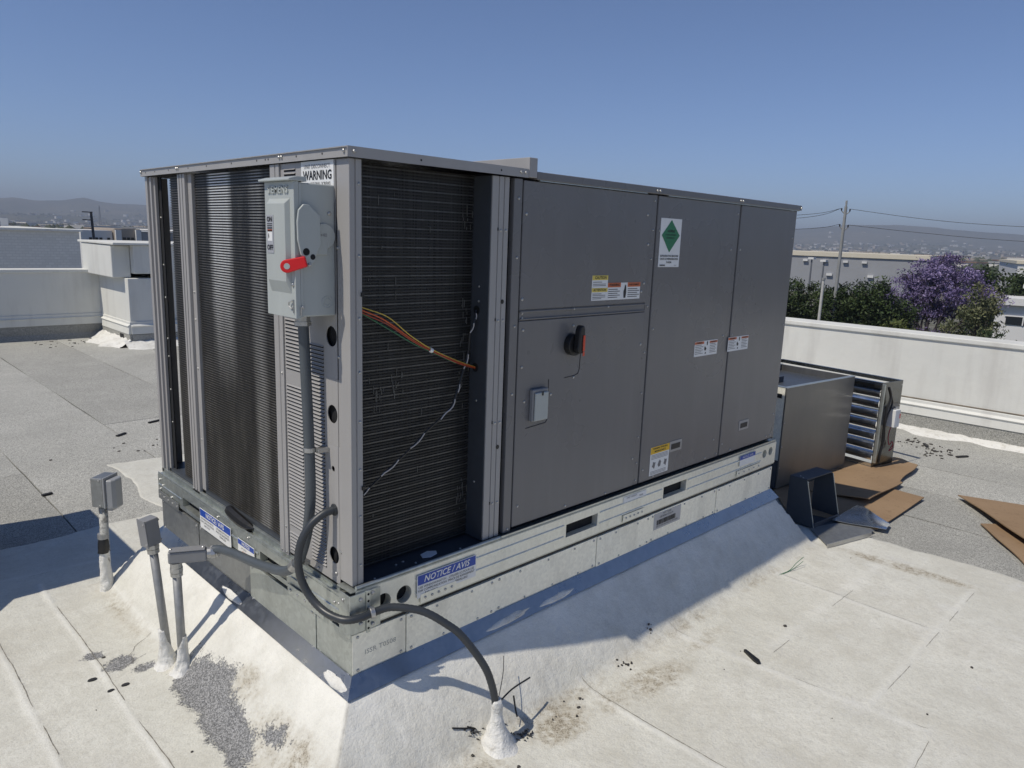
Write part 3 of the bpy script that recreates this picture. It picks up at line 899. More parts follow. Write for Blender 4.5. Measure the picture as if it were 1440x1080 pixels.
p1 = (px+.05, py-.25, ptop-.15); p2 = (px-.07, py+.22, ptop-.11); q1 = (px+.05, py-.25, ptop-.87*k+.05); q2 = (px-.07, py+.22, ptop-.85*k+.05)
wire('upper wire sloping from the pole top to the right edge', [p1, wpt(35.2, 9.0, 3.14), wpt(36.13, 5.56, 2.90), wpt(38, -3, 2.6)])
wire('lower wire from the pole to the right edge', [q1, wpt(35.2, 9.0, 2.54), wpt(36.14, 5.48, 2.30), wpt(38, -3, 2.0)])
wire('upper wire from the pole top to the unit at left', [p2, wpt(33.4, 14.0, 3.24), wpt(31, 20, 2.9)])
wire('middle wire just under the upper one, left of the pole', [p2, wpt(33.4, 14.0, 3.10), wpt(31, 20, 2.65)])
wire('lower wire from the pole to the unit at left', [q2, wpt(33.43, 13.94, 2.59), wpt(31, 20, 2.3)])
k = 1.3
sx_, sy_ = far(30.25, 11.23, k); st = 1.66+(.40-1.66)*k
sp = thing('lamp_pole', 'short pale pole left of the utility pole among the trees', 'pole', (sx_, sy_, GZ))
obj('shaft', MB().tube([(sx_, sy_, GZ), (sx_, sy_, st)], [.10, .075], 10), simple('pale pole', (.5,.49,.46), .7), sp)
obj('cap', MB().cyl((sx_, sy_, st), (sx_, sy_, st+.12), .10, 10), polem, sp)
for q, (dx, dy, lb_) in enumerate(((109.3, 46.2, 'left of the two slim dark poles before the grey warehouse'), (109.9, 44.6, 'right of the two slim dark poles before the grey warehouse'))):
    ax_, ay_ = far(dx, dy, 1.2); z1 = 1.66+(.2-q*.3-1.66)*1.2
    d = thing('light_pole', lb_, 'pole', (ax_, ay_, GZ), group=None)
    obj('shaft', MB().tube([(ax_, ay_, GZ), (ax_, ay_, z1)], [.22, .14], 8), walldk, d)
    obj('lamp_head', MB().box(ax_-.5, ax_+.5, ay_-.5, ay_+.5, z1, z1+.35), wallw, d)
# left pole with crossarms, and the far lattice mast
lpx, lpy = 19.74, 75.4
lpo = thing('utility_pole', 'dark leaning utility pole with three crossarms beyond the left parapet', 'pole', (lpx, lpy, GZ))
dk = simple('dark timber', (.06,.06,.065), .8)
obj('shaft', MB().tube([(lpx+.35, lpy, GZ), (lpx, lpy, 2.75)], [.15, .11], 8), dk, lpo)
for z_ in (2.66, 1.95, 1.2): obj('crossarm', MB().box(lpx-.75, lpx+.12, lpy-.06, lpy+.06, z_, z_+.09), dk, lpo)
mx, my = 520, 1860
ms = thing('lattice_mast', 'faint thin lattice mast in the haze before the left hills', 'mast', (mx, my, GZ))
b = MB()
for sx2, sy2 in ((-1,-1),(1,-1),(1,1),(-1,1)): b.tube([(mx+2.2*sx2, my+2.2*sy2, GZ), (mx+.5*sx2, my+.5*sy2, 42)], .35, 5)
obj('leg_frame', b, dk, ms)
b = MB()
for z_ in range(0, 40, 5): b.tube([(mx-1.6, my, GZ+8+z_), (mx+1.6, my, GZ+11+z_)], .2, 4)
obj('bracing', b, dk, ms)

# ---- trees
def leafmat(name, c, k=.35):
    n = N(name)
    a = n.noise(.9, 4); col = n.ramp(a, [(.3, mul(c, 1-k)), (.7, mul(c, 1+k))])
    n.put(n.b.inputs['Subsurface Weight'], 0.0)
    return n.set(col, .6, 0, None, .25)
barkm = simple('bark', (.075,.06,.05), .9, 0, .3, 3, .3, 20)
def crown_mesh(name, blobs, n, size, mats, seed, droop=.0):
    """leaf-sized blades gathered in clumps through the crown's volume"""
    R = np.random.RandomState(seed)
    bl = np.array(blobs); vol = bl[:,3]*bl[:,4]; pb = vol/vol.sum()
    nc = max(20, n//55)
    w = R.choice(len(bl), nc, p=pb)
    d = R.normal(size=(nc,3)); d /= np.linalg.norm(d, axis=1)[:,None]
    rr = R.uniform(.25, 1.0, nc)**.5
    cc = bl[w,:3] + d*rr[:,None]*bl[w][:,[3,3,4]]
    cs = R.uniform(.55, 1.3, nc)*size*5.2
    ctone = R.randint(0, len(mats), nc)
    ci = R.randint(0, nc, n)
    P = cc[ci] + R.normal(size=(n,3))*cs[ci][:,None]*np.array([.5,.5,.36])
    a = R.normal(size=(n,3)); a[:,2] -= droop; a /= np.linalg.norm(a, axis=1)[:,None]
    b = np.cross(a, R.normal(size=(n,3))); b /= np.linalg.norm(b, axis=1)[:,None]
    s = (R.uniform(.6, 1.4, n)*size)[:,None]
    v = np.stack([P-a*s, P+b*s*.42, P+a*s, P-b*s*.42], 1).reshape(-1,3)
    f = np.arange(n*4).reshape(n,4)
    me = bpy.data.meshes.new(name); me.from_pydata(v.tolist(), [], f.tolist())
    for m in mats: me.materials.append(m)
    me.polygons.foreach_set('material_index', ctone[ci].astype(np.int32)); me.update()
    return me
def tree(name, label, cat, base, blobs, n, size, mats, seed, trunk_r=.22, trunk_h=2.0, limbs=6, group=None, droop=0.0, bark=None):
    x, y, z = base
    t = thing(name, label, cat, base, group=group)
    R = random.Random(seed)
    o = bpy.data.objects.new('crown', crown_mesh('crown', blobs, n, size, mats, seed, droop)); COL.objects.link(o); o.parent = t
    b = MB(); fork = Vector((R.uniform(-.2,.2), R.uniform(-.2,.2), trunk_h))
    b.tube(smooth_path([(0,0,-.2), (R.uniform(-.1,.1), R.uniform(-.1,.1), trunk_h*.5), fork], 4), trunk_r*.9, 8)
    for k_ in range(limbs):
        q = blobs[k_ % len(blobs)]
        e = Vector((q[0]+R.uniform(-.5,.5)*q[3], q[1]+R.uniform(-.5,.5)*q[3], q[2]+R.uniform(-.2,.6)*q[4]))
        mid = fork.lerp(e, .5)+Vector((R.uniform(-.3,.3), R.uniform(-.3,.3), R.uniform(-.1,.5)))
        path = smooth_path([fork-Vector((0,0,.15)), mid, e], 5)
        b.tube(path, [trunk_r*.55*(1-.8*i/(len(path)-1)) for i in range(len(path))], 6)
        for _ in range(3):
            e2 = e+Vector((R.uniform(-1,1)*q[3], R.uniform(-1,1)*q[3], R.uniform(-.3,.9)*q[4]))
            p2_ = smooth_path([path[len(path)*2//3], path[-1].lerp(e2, .5)+Vector((0,0,.15)), e2], 4)
            b.tube(p2_, [trunk_r*.2*(1-.7*i/(len(p2_)-1)) for i in range(len(p2_))], 5)
    obj('trunk', b, bark or barkm, t, local=True)
    return t
gd = [leafmat('dark pine foliage', (.022,.036,.014)), leafmat('deep green foliage', (.032,.052,.018)), leafmat('mid green foliage', (.048,.072,.022))]
go = [leafmat('olive foliage', (.07,.085,.022)), leafmat('yellow green foliage', (.10,.115,.03)), gd[2]]
gl = [leafmat('dusty green foliage', (.10,.115,.055)), leafmat('pale green foliage', (.15,.155,.08)), leafmat('grey green foliage', (.07,.08,.04))]
pu = [leafmat('violet blossom', (.165,.13,.265), .3), leafmat('pale violet blossom', (.24,.195,.35), .3), leafmat('deep violet blossom', (.10,.078,.165), .3)]
def at(u_dx, u_dy, kk): 
    a, b = far(u_dx, u_dy, kk); return (a, b, GZ)
def zz(z, kk): return 1.66+(z-1.66)*kk-GZ     # height above the street of what shows at z from 1x the distance
def bushy(h, r, seed, n=7, low=.35):
    R = random.Random(seed); out = [(0, 0, h*.6, r*.8, h*.36)]
    for i in range(n):
        a = R.uniform(0, 6.28); f = R.uniform(low, .98)
        q = r*R.uniform(.35, .85)*(1.15-.6*f)
        out.append((q*math.cos(a), q*math.sin(a), h*f*.88, r*R.uniform(.3, .5), h*R.uniform(.10, .17)))
    return out
kk = 1.3
rowt = [(35.0, 15.4, .35, 2.6, 'leftmost'), (35.75, 13.9, .30, 2.3, ''), (36.0, 13.1, .25, 1.9, ''), (36.45, 11.9, .62, 2.4, ''), (36.85, 10.75, .30, 2.0, '')]
labs = ['dark green tree at the far corner of the unit', 'dark green tree behind the short pale pole', 'narrow dark green tree behind the utility pole',
        'tallest dark green tree right of the utility pole', 'dark green tree touching the left side of the purple tree']
for i, ((dx, dy, zt2, r_, _), lb_) in enumerate(zip(rowt, labs)):
    hgt = zz(zt2, kk)
    tree('evergreen_tree', lb_, 'tree', at(dx, dy, kk), bushy(hgt, r_, 200+i, 11, .2), 15000, .10, gd, 300+i, .2, 2.2, 6, 'dark trees behind the right parapet')
kk = 1.3
hgt = zz(-.45, kk*.8)
tree('round_bush', 'rounded yellow green bush below the purple tree', 'bush', at(29.44, 7.58, 1.25), bushy(zz(-.45, 1.25), 1.55, 77, 9, .3), 11000, .085, go, 411, .12, 1.0, 5)
kk = 1.3
cx, cy = far(42.2, 10.2, kk)
jh = zz(1.55, kk)
jb = []
Rj = random.Random(5)
ddx, ddy = far(42.82, 7.75, kk)[0]-far(41.46, 12.65, kk)[0], far(42.82, 7.75, kk)[1]-far(41.46, 12.65, kk)[1]
dl = math.hypot(ddx, ddy); ux, uy = ddx/dl, ddy/dl       # across the line of sight, towards the right of the picture
for (s_, zf, r_, h_) in ((-2.3,.66,1.2,.75), (-1.5,.80,1.1,.7), (-.5,.92,1.0,.6), (.5,.95,.9,.55), (1.4,.86,1.0,.6), (2.3,.78,1.0,.55), (3.0,.70,.8,.5),
                         (-2.6,.52,.9,.6), (-1.2,.55,1.1,.7), (-.2,.62,1.0,.7), (.6,.58,.9,.6), (1.0,.45,.8,.5), (-.3,.42,.9,.5), (.4,.76,1.0,.6), (-1.0,.70,1.0,.6)):
    q = Rj.uniform(-1.4, 1.4)
    jb.append((ux*s_*1.1-uy*q, uy*s_*1.1+ux*q, jh*zf, r_*1.05, h_))
jb += [(-uy*.8-ux*.7, ux*.8-uy*.7, jh*.8, 1.3, .8), (ux*1.5, uy*1.5, jh*.72, 1.2, .8), (0, 0, jh*.86, 1.2, .7)]
tree('jacaranda_tree', 'spreading tree covered in purple blossom beyond the right parapet', 'tree', (cx, cy, GZ), jb, 27000, .085, pu, 55, .26, 2.6, 15, bark=simple('dark branch', (.05,.04,.045), .9))
kk = 1.25
tree('loose_tree', 'loose pale green tree right of the purple tree', 'tree', at(35.9, 6.75, kk), bushy(zz(.42, kk), 1.7, 88, 10, .22), 9000, .09, gl, 421, .15, 1.8, 7)
tree('low_shrub', 'low dark shrub at the right end of the parapet', 'bush', at(33.0, 5.1, 1.1), bushy(zz(-1.1, 1.1), 1.5, 91, 6), 5000, .12, gd, 423, .1, .8, 4)
tree('low_shrub', 'low mixed green shrub under the loose pale tree', 'bush', at(32.6, 6.3, 1.1), bushy(zz(-1.25, 1.1), 1.2, 92, 6), 4500, .12, go, 424, .1, .8, 4)
kk = 1.5
tree('evergreen_tree', 'dark tree above the white building, left one', 'tree', at(57.3, 11.0, kk), bushy(zz(.85, kk), 2.3, 95, 8), 5000, .22, gd, 431, .2, 2.0, 5)
tree('evergreen_tree', 'dark tree above the white building, cut by the right edge', 'tree', at(57.8, 9.0, kk), bushy(zz(.55, kk), 3.0, 96, 8), 5000, .22, gd, 433, .2, 2.0, 5)
# bare brown bank under the purple tree
bx_, by_ = far(40.5, 9.0, 1.35)
b = MB(); nb_ = 15
for i in range(nb_):
    for j in range(nb_):
        u_, v_ = (i/(nb_-1)-.5)*2, (j/(nb_-1)-.5)*2
        b.v.append((bx_+u_*5, by_+v_*6, GZ-.2+4.4*max(0, 1-(u_*u_+v_*v_))**.8))
for i in range(nb_-1):
    for j in range(nb_-1):
        b.f.append((i*nb_+j, (i+1)*nb_+j, (i+1)*nb_+j+1, i*nb_+j+1)); b.mi.append(0)
obj('earth_bank', b, simple('brown earth', (.20,.13,.09), .95, 0, .3, .8), kind='structure', smooth=True)

# ---- air: thin haze over the whole valley
hz_m = bpy.data.materials.new('valley haze'); hz_m.use_nodes = True
tr = hz_m.node_tree; tr.nodes.clear()
ho = tr.nodes.new('ShaderNodeOutputMaterial'); pv = tr.nodes.new('ShaderNodeVolumePrincipled')
pv.inputs['Color'].default_value = (.60,.68,.81,1); pv.inputs['Density'].default_value = 2.8e-4; pv.inputs['Anisotropy'].default_value = 0.0
tr.links.new(pv.outputs[0], ho.inputs['Volume'])
obj('haze', MB().box(-9600, 9600, -9600, 9600, GZ-1, 275), hz_m, kind='stuff')

# ============================================================ THE ROOFTOP UNIT
unit = thing('rooftop_unit', 'large grey packaged air conditioning unit standing on the metal roof curb', 'air conditioner', (0, 0, .45))
ID = lambda a, b, h: (a, b, h)
XZ = lambda a, b, h: (a, h, b)
def scr(mb, pts, nrm, r=.0055, h=.005):
    for p in pts: mb.dome(p, nrm, r*.82, h*.75, 7)

# base rails with fork slots and lifting holes
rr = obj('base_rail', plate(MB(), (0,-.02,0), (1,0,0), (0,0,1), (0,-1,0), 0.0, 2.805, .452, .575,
        [('c',.101,.508,.030),('c',.183,.508,.030),('r',.985,1.186,.486,.541),('r',1.673,1.868,.491,.548),('c',2.672,.527,.024),('c',2.742,.53,.024)], .03), M['galv_reflect'], unit)
b = MB()
for x0, x1 in ((.23,.97),(1.20,1.66),(1.88,2.63)):
    for z in (.488,.536): b.prism([(-.0205,z),(-.0235,z+.003),(-.0235,z+.006),(-.0205,z+.009)], x0, x1, lambda a,b_,h:(h,a,b_))
obj('rail_rib', b, M['galv_reflect'], rr)
obj('rail_flange', MB().box(-.018, 2.803, -.0185, .06, .5755, .5785).box(0, 2.80, -.0185, .06, .446, .4515), M['galv'], rr)
obj('rail_lip', MB().tube([(.005,-.012,.584),(.62,-.012,.584)], .0065, 10).box(.625, 2.80, -.016, -.012, .579, .588), M['galv'], rr)
for q in ((.97,1.20),(1.66,1.885),(.06,.225),(2.64,2.775)): obj('fork_pocket', MB().box(q[0],q[1],.0105,.05,.47,.56), M['void'], rr)
for x0, x1 in ((.247,.402),(1.362,1.521),(2.36,2.62)):
    sp_ = obj('splice_plate', MB().box(x0, x1, -.0265, -.0242, .455, .488), M['galv_reflect'], rr)
    b = MB(); scr(b, [(x0+.02+(x1-x0-.04)*i/4, -.0265, .472) for i in range(5)], (0,-1,0), .0065); obj('screw_heads', b, M['zinc'], sp_, kind='stuff')

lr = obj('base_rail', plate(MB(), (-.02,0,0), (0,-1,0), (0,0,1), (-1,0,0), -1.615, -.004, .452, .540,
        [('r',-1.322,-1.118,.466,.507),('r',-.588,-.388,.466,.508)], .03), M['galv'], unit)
b = MB()
for y0, y1 in ((.03,.38),(.60,1.10),(1.33,1.60)):
    b.prism([(-.0205,.489),(-.0235,.492),(-.0235,.496),(-.0205,.499)], y0, y1, lambda a,b_,h:(a,h,b_))
obj('rail_rib', b, M['galv'], lr)
obj('rail_flange', MB().box(-.0185, .06, .0, 1.613, .5405, .5435).box(-.0185,.06,0,1.613,.446,.4515), M['galv'], lr)
obj('rail_lip', MB().box(-.0195,-.016,.0,1.613,.544,.551).box(.000,.012,.075,1.612,.544,.568), M['galv'], lr, .002)
for q in ((1.10,1.34),(.37,.60)): obj('fork_pocket', MB().box(.0105,.05,q[0],q[1],.456,.52), M['void'], lr)
b = MB(); scr(b, [(-.02,.045,.52),(-.02,.07,.515),(-.02,1.585,.52),(-.02,1.585,.475),(-.02,1.55,.50),(-.02,1.45,.47),(-.02,.25,.53),(-.02,.68,.53),(-.02,.95,.53)], (-1,0,0), .0075, .008)
obj('screw_heads', b, M['zinc'], lr, kind='stuff')
for y0, y1 in ((.13,.37),(1.36,1.60)):
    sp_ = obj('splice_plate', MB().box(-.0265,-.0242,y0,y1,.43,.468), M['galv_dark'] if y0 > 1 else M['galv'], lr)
    b = MB(); scr(b, [(-.0265, y0+.02+(y1-y0-.04)*i/4, .449) for i in range(5)], (-1,0,0), .007); obj('screw_heads', b, M['zinc'], sp_, kind='stuff')
# the bolted corner bracket
cbk = obj('corner_bracket', MB().box(-.028,-.0245,-.028,.035,.428,.572).box(-.028,.085,-.0285,-.025,.440,.572), M['galv'], unit, .002)
b = MB(); scr(b, [(.012,-.0285,.55),(.012,-.0285,.47),(.055,-.0285,.56),(.055,-.0285,.455)], (0,-1,0), .009, .009); scr(b, [(-.028,.008,.55),(-.028,.008,.47)], (-1,0,0), .008, .008)
obj('bolt_heads', b, M['zinc'], cbk, kind='stuff')
stp = obj('perforated_strap', MB().box(.030,.044,-.033,-.029,.432,.575), M['galv'], cbk, .001)
b = MB()
for i in range(6): b.disc((.037,-.0333,.447+.023*i), (0,-1,0), .0042, 10)
obj('strap_holes', b, M['void'], stp, kind='stuff')

# cabinet behind the access panels, condenser pan, partition
obj('cabinet', MB().box(.652, 2.79, .022, 1.595, .582, 1.862), M['void'], unit)
obj('end_panel', MB().box(2.7915, 2.802, .002, 1.608, .59, 1.865), M['paint'], unit, .003)
obj('back_panel', MB().box(.645, 2.79, 1.597, 1.610, .59, 1.865), M['paint'], unit, .003)
obj('partition', MB().box(.640, .6505, .12, 1.594, .59, 1.86), M['galv_dark'], unit)
pan = obj('base_pan', MB().box(.012, .64, .0, 1.60, .562, .580), M['bluesheet'], unit)
b = MB().prism([(.30,.035),(.325,.022),(.36,.030),(.372,.05),(.345,.068),(.31,.06)], .5805, .583, ID)
obj('paper_scrap', b, M['white_lab'], pan, .001)
b = MB(); scr(b, [(.09,.012,.580),(.20,.05,.580),(.233,.055,.58),(.45,.012,.58),(.57,.03,.58),(.26,.02,.58)], (0,0,1), .006, .006); obj('screw_heads', b, M['zinc'], pan, kind='stuff')

# posts
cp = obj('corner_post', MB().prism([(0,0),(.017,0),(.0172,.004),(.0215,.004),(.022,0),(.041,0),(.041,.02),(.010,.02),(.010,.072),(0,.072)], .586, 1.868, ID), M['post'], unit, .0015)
b = MB(); scr(b, [(.031,0,z) for z in (.65,.81,.96,1.11,1.26,1.42,1.60,1.80)], (0,-1,0), .0055)
scr(b, [(0,.062,z) for z in (.68,1.30,1.62)], (-1,0,0), .006)
obj('screw_heads', b, M['zinc'], cp, kind='stuff')
b = MB()
for z in (.90,1.49): b.box(.036,.044,-.006,.0,z-.006,z+.006)
obj('edge_clip', b, M['black'], cp)
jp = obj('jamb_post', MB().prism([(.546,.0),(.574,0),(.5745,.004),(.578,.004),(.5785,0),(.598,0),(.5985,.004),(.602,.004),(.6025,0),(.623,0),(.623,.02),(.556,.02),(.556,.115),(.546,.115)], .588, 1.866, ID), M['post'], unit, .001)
obj('jamb_side', MB().box(.5425,.5452,.004,.112,.588,1.866), M['bluesheet'], jp)
b = MB(); scr(b, [(x,0,z) for z in (.72,1.02,1.215+.17,1.69) for x in (.588,.612)], (0,-1,0), .006); scr(b, [(.5425,.05,z) for z in (.80,1.10,1.45,1.50)], (-1,0,0), .005)
obj('screw_heads', b, M['zinc'], jp, kind='stuff')
b = MB()
for z in (.725,1.025,1.39,1.695): b.box(.5725,.5775,-.0012,.002,z-.006,z+.004)
for z in (.93,1.45): b.disc((.605,-.0008,z),(0,-1,0),.008,12)
for z in (1.217,1.418): b.disc((.5420,.06,z),(-1,0,0),.016,14)
obj('grommets', b, M['black'], jp, kind='stuff')
mp_ = obj('centre_post', MB().box(.646,.685,-.001,.0215,.588,1.866), M['paint'], unit, .002)
b = MB(); scr(b, [(.668,-.001,z) for z in (.60,1.115,1.36,1.60,1.80)], (0,-1,0), .0065); obj('screw_heads', b, M['zinc'], mp_, kind='stuff')
tp1 = obj('panel_post', MB().box(1.4505,1.4895,.002,.0215,.60,1.864), M['paint'], unit, .002)
b = MB(); scr(b, [(1.47,.002,z) for z in (.62,.70,.82,1.02,1.2,1.40,1.60,1.72,1.84)], (0,-1,0), .0055); obj('screw_heads', b, M['zinc'], tp1, kind='stuff')
tp2 = obj('panel_post', MB().box(2.1475,2.188,.002,.0215,.60,1.864), M['paint'], unit, .002)
b = MB(); scr(b, [(2.168,.002,z) for z in (.615,1.82)], (0,-1,0), .006); obj('screw_heads', b, M['zinc'], tp2, kind='stuff')

# access panels
up = obj('access_panel', MB().box(.690,1.4455,-.003,.020,1.4175,1.862), M['paint'], unit, .0025)
b = MB(); scr(b, [(.705,-.003,1.75),(.70,-.003,1.455),(1.42,-.003,1.78),(1.435,-.003,1.66),(1.425,-.003,1.50),(1.41,-.003,1.465)], (0,-1,0), .0075); obj('screw_heads', b, M['zinc'], up, kind='stuff')
dv = obj('divider_rail', MB().box(.692,1.4445,.0,.020,1.379,1.4165), M['paint'], unit)
obj('rail_rib', MB().box(.692,1.4445,-.006,-.0005,1.4075,1.4135).box(.692,1.4445,-.006,-.0005,1.381,1.3865), M['paint'], dv, .0015)
b = MB(); scr(b, [(.705,-.0005,1.405),(.705,-.0005,1.388),(.98,-.006,1.4105),(1.19,-.006,1.4105)], (0,-1,0), .006); obj('screw_heads', b, M['zinc'], dv, kind='stuff')
lo = obj('access_panel', MB().box(.690,1.4455,-.003,.020,.602,1.3775), M['paint'], unit, .0025)
b = MB(); scr(b, [(.71,-.003,1.345),(.71,-.003,1.21),(.73,-.003,1.08),(.715,-.003,.68),(.99,-.003,.615),(1.25,-.003,.61),(.985,-.003,1.345),(1.43,-.003,1.24),(1.43,-.003,.73),(1.0,-.003,1.143),(.873,-.003,1.09)], (0,-1,0), .007)
obj('screw_heads', b, M['zinc'], lo, kind='stuff')
t1 = obj('access_panel', MB().box(1.4935,2.1435,-.003,.020,.602,1.862), M['paint'], unit, .0025)
b = MB(); scr(b, [(1.515,-.003,z) for z in (.66,1.30,1.72)]+[(2.12,-.003,z) for z in (.70,1.23,1.65)]+[(1.60,-.003,.615),(2.05,-.003,.615)], (0,-1,0), .0065); obj('screw_heads', b, M['zinc'], t1, kind='stuff')
t2 = obj('access_panel', MB().box(2.192,2.790,-.003,.020,.602,1.862), M['paint'], unit, .0025)
b = MB(); scr(b, [(2.21,-.003,z) for z in (.66,1.23,1.65)]+[(2.765,-.003,z) for z in (.74,1.25,1.72)]+[(2.3,-.003,.615),(2.7,-.003,.62),(2.75,-.003,.62)], (0,-1,0), .0065); obj('screw_heads', b, M['zinc'], t2, kind='stuff')
for p_, x in ((t1,1.732),(t2,2.385)):
    wf = obj('sight_frame', MB().box(x-.012,x+.090,-.0055,-.0032,.705,.757), M['post'], p_, .001)
    obj('sight_window', MB().box(x,x+.074,-.0068,-.0057,.717,.743), M['ink'], wf)
# rotary handle and outlet cover on the lower panel
kn = obj('rotary_disconnect', MB().cyl((.975,-.003,1.275),(.975,-.032,1.275),.042,24), M['black'], lo, .003)
obj('handle', MB().prism([(.955,1.262),(.962,1.245),(.985,1.245),(.992,1.262),(.992,1.335),(.985,1.352),(.970,1.352),(.962,1.335)], -.060, -.0325, XZ), M['black'], kn, .005)
obj('grip', MB().prism([(.978,1.255),(.9895,1.255),(.9895,1.315),(.978,1.315)], -.0635, -.0608, XZ).box(.979,.989,-.0635,-.0608,1.236,1.253), M['orange'], kn, .001)
b = MB().tube([(1.037,-.0034,1.24),(1.033,-.0034,1.172),(1.026,-.0034,1.156),(1.010,-.0034,1.150),(.948,-.0034,1.146)], .0016, 6)
b.tube([(.858,-.0034,1.15),(.858,-.0034,.995),(.850,-.0034,.984),(.743,-.0034,.977)], .0016, 6)
obj('cutout_edge', b, M['ink'], lo)
oc = obj('outlet_cover', MB().box(.757,.840,-.022,-.0032,1.002,1.124), M['jbox'], lo, .004)
obj('cover_lid', MB().box(.763,.834,-.030,-.0225,1.005,1.112), M['disc'], oc, .004)
obj('lid_latch', MB().box(.796,.803,-.033,-.0305,1.100,1.116), M['black'], oc, .001)

# roof: condenser top with its fan opening, rims, flange, cover over the panel section
ct = obj('condenser_top', plate(MB(), (0,0,1.895), (1,0,0), (0,1,0), (0,0,1), -.011, .699, -.011, 1.622, [('c',.345,.80,.29)], .06), M['paint'], unit)
rimb = MB().box(-.0125,.699,-.0135,-.0112,1.870,1.899).box(-.0125,-.0112,-.0111,1.624,1.870,1.899).box(-.0111,.699,1.6225,1.624,1.870,1.899)
rim = obj('top_rim', rimb, M['post'], unit)
b = MB(); scr(b, [(-.0125,y,1.886) for y in (.004,.36,.375,1.20,1.215,1.612)], (-1,0,0), .007, .008); scr(b, [(.008,-.0135,1.886),(.662,-.0135,1.886),(.684,-.0135,1.886)], (0,-1,0), .007, .008)
obj('screw_heads', b, M['zinc'], rim, kind='stuff')
b = MB()
for y in (.12,.27,.45,.47,.53,.72,.93,1.1,1.3,1.45,1.56): b.disc((-.0128,y,1.884),(-1,0,0),.0035,8)
for x in (.24,.57): b.disc((x,-.0138,1.884),(0,-1,0),.0035,8)
obj('rim_holes', b, M['void'], rim, kind='stuff')
obj('top_flange', MB().box(.7005,.7405,-.0145,1.626,1.872,1.938), M['post'], unit, .002)
tc = obj('top_cover', MB().box(.742,2.822,-.0135,1.626,1.867,1.894), M['paint'], unit, .003)
b = MB(); scr(b, [(x,-.0135,1.880) for x in (1.462,1.482,2.155,2.178,2.812)], (0,-1,0), .007, .008); obj('screw_heads', b, M['zinc'], tc, kind='stuff')
obj('drip_edge', MB().box(.76,1.40,-.0105,-.0035,1.8635,1.8665).box(1.55,2.80,-.0105,-.0035,1.8635,1.8665), M['galv'], tc)
fg = obj('fan_guard', MB().tube([(.345+.285*math.cos(2*math.pi*i/40), .80+.285*math.sin(2*math.pi*i/40), 1.905) for i in range(41)], .004, 6), M['black'], unit)
b = MB()
for r_ in (.06,.12,.18,.235): b.tube([(.345+r_*math.cos(2*math.pi*i/32), .80+r_*math.sin(2*math.pi*i/32), 1.908) for i in range(33)], .002, 5)
for k in range(4):
    a = math.pi*k/4; b.tube([(.345-.285*math.cos(a), .80-.285*math.sin(a), 1.911),(.345+.285*math.cos(a), .80+.285*math.sin(a), 1.911)], .003, 5)
obj('guard_wire', b, M['black'], fg)
fn_ = obj('fan', MB().cyl((.345,.80,1.66),(.345,.80,1.80),.075,20), M['black'], unit)
for k in range(4):
    a = math.pi*k/2; b = MB(); n0 = 6
    for i in range(n0):
        r_ = .06+.21*i/(n0-1)
        for s_ in (-1,1):
            t_ = a + s_*(.34-.05*i); b.v.append((.345+r_*math.cos(t_), .80+r_*math.sin(t_), 1.78+.03*s_))
    for i in range(n0-1): b.f.append((2*i,2*i+1,2*i+3,2*i+2)); b.mi.append(0)
    obj('blade', b, M['galv_dark'], fn_)

# condenser coils: dark fins crossed by flat tubes
def finmat():
    n = N('coil fin pack')
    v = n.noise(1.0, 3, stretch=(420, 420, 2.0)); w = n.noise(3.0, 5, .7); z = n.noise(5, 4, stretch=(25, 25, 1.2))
    col = n.ramp(v, [(.35, (.010,.010,.011)), (.65, (.045,.043,.041))])
    col = n.mix(n.rng(w, .45, .7, 0, .55), col, (.055,.05,.042))
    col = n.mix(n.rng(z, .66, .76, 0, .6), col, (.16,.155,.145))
    n.set(col, .5, .3, n.bump(v, .5, .002))
    t = n.new('ShaderNodeBsdfTransparent'); mx_ = n.new('ShaderNodeMixShader'); mx_.inputs[0].default_value = .13
    n.t.links.new(n.b.outputs[0], mx_.inputs[1]); n.t.links.new(t.outputs[0], mx_.inputs[2]); n.t.links.new(mx_.outputs[0], n.out.inputs[0])
    return n.m
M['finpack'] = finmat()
def tubemat():
    n = N('coil tube edges')
    z = n.noise(4, 5, .7, stretch=(6, 6, 1)); d = n.noise(60, 4, .7)
    col = n.ramp(z, [(.3, (.046,.044,.041)), (.5, (.085,.081,.075)), (.72, (.17,.163,.148))])
    col = n.mix(n.rng(d, .6, .7, 0, .5), col, (.24,.23,.21))
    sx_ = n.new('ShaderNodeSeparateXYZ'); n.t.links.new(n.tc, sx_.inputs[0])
    w1 = n.math('MULTIPLY', n.rng(n.math('ABSOLUTE', n.math('SUBTRACT', sx_.outputs[1], .915)), .11, .06), n.rng(sx_.outputs[2], .60, 1.40, 0, 1.6))  # the coil's bright light streaks, painted into the tube colour
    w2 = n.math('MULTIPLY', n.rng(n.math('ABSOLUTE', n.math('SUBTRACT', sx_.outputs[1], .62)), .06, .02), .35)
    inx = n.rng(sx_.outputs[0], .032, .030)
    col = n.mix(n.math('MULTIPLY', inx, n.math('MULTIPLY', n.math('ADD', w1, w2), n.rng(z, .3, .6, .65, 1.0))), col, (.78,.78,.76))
    return n.set(col, .42, .45)
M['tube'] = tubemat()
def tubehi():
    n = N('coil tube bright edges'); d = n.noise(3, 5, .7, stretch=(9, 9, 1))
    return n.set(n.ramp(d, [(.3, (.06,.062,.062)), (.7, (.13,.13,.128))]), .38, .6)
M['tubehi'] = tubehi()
M['tube_dark'] = simple('dull coil tube edges', (.030,.031,.031), .5, .3, .4, 8)
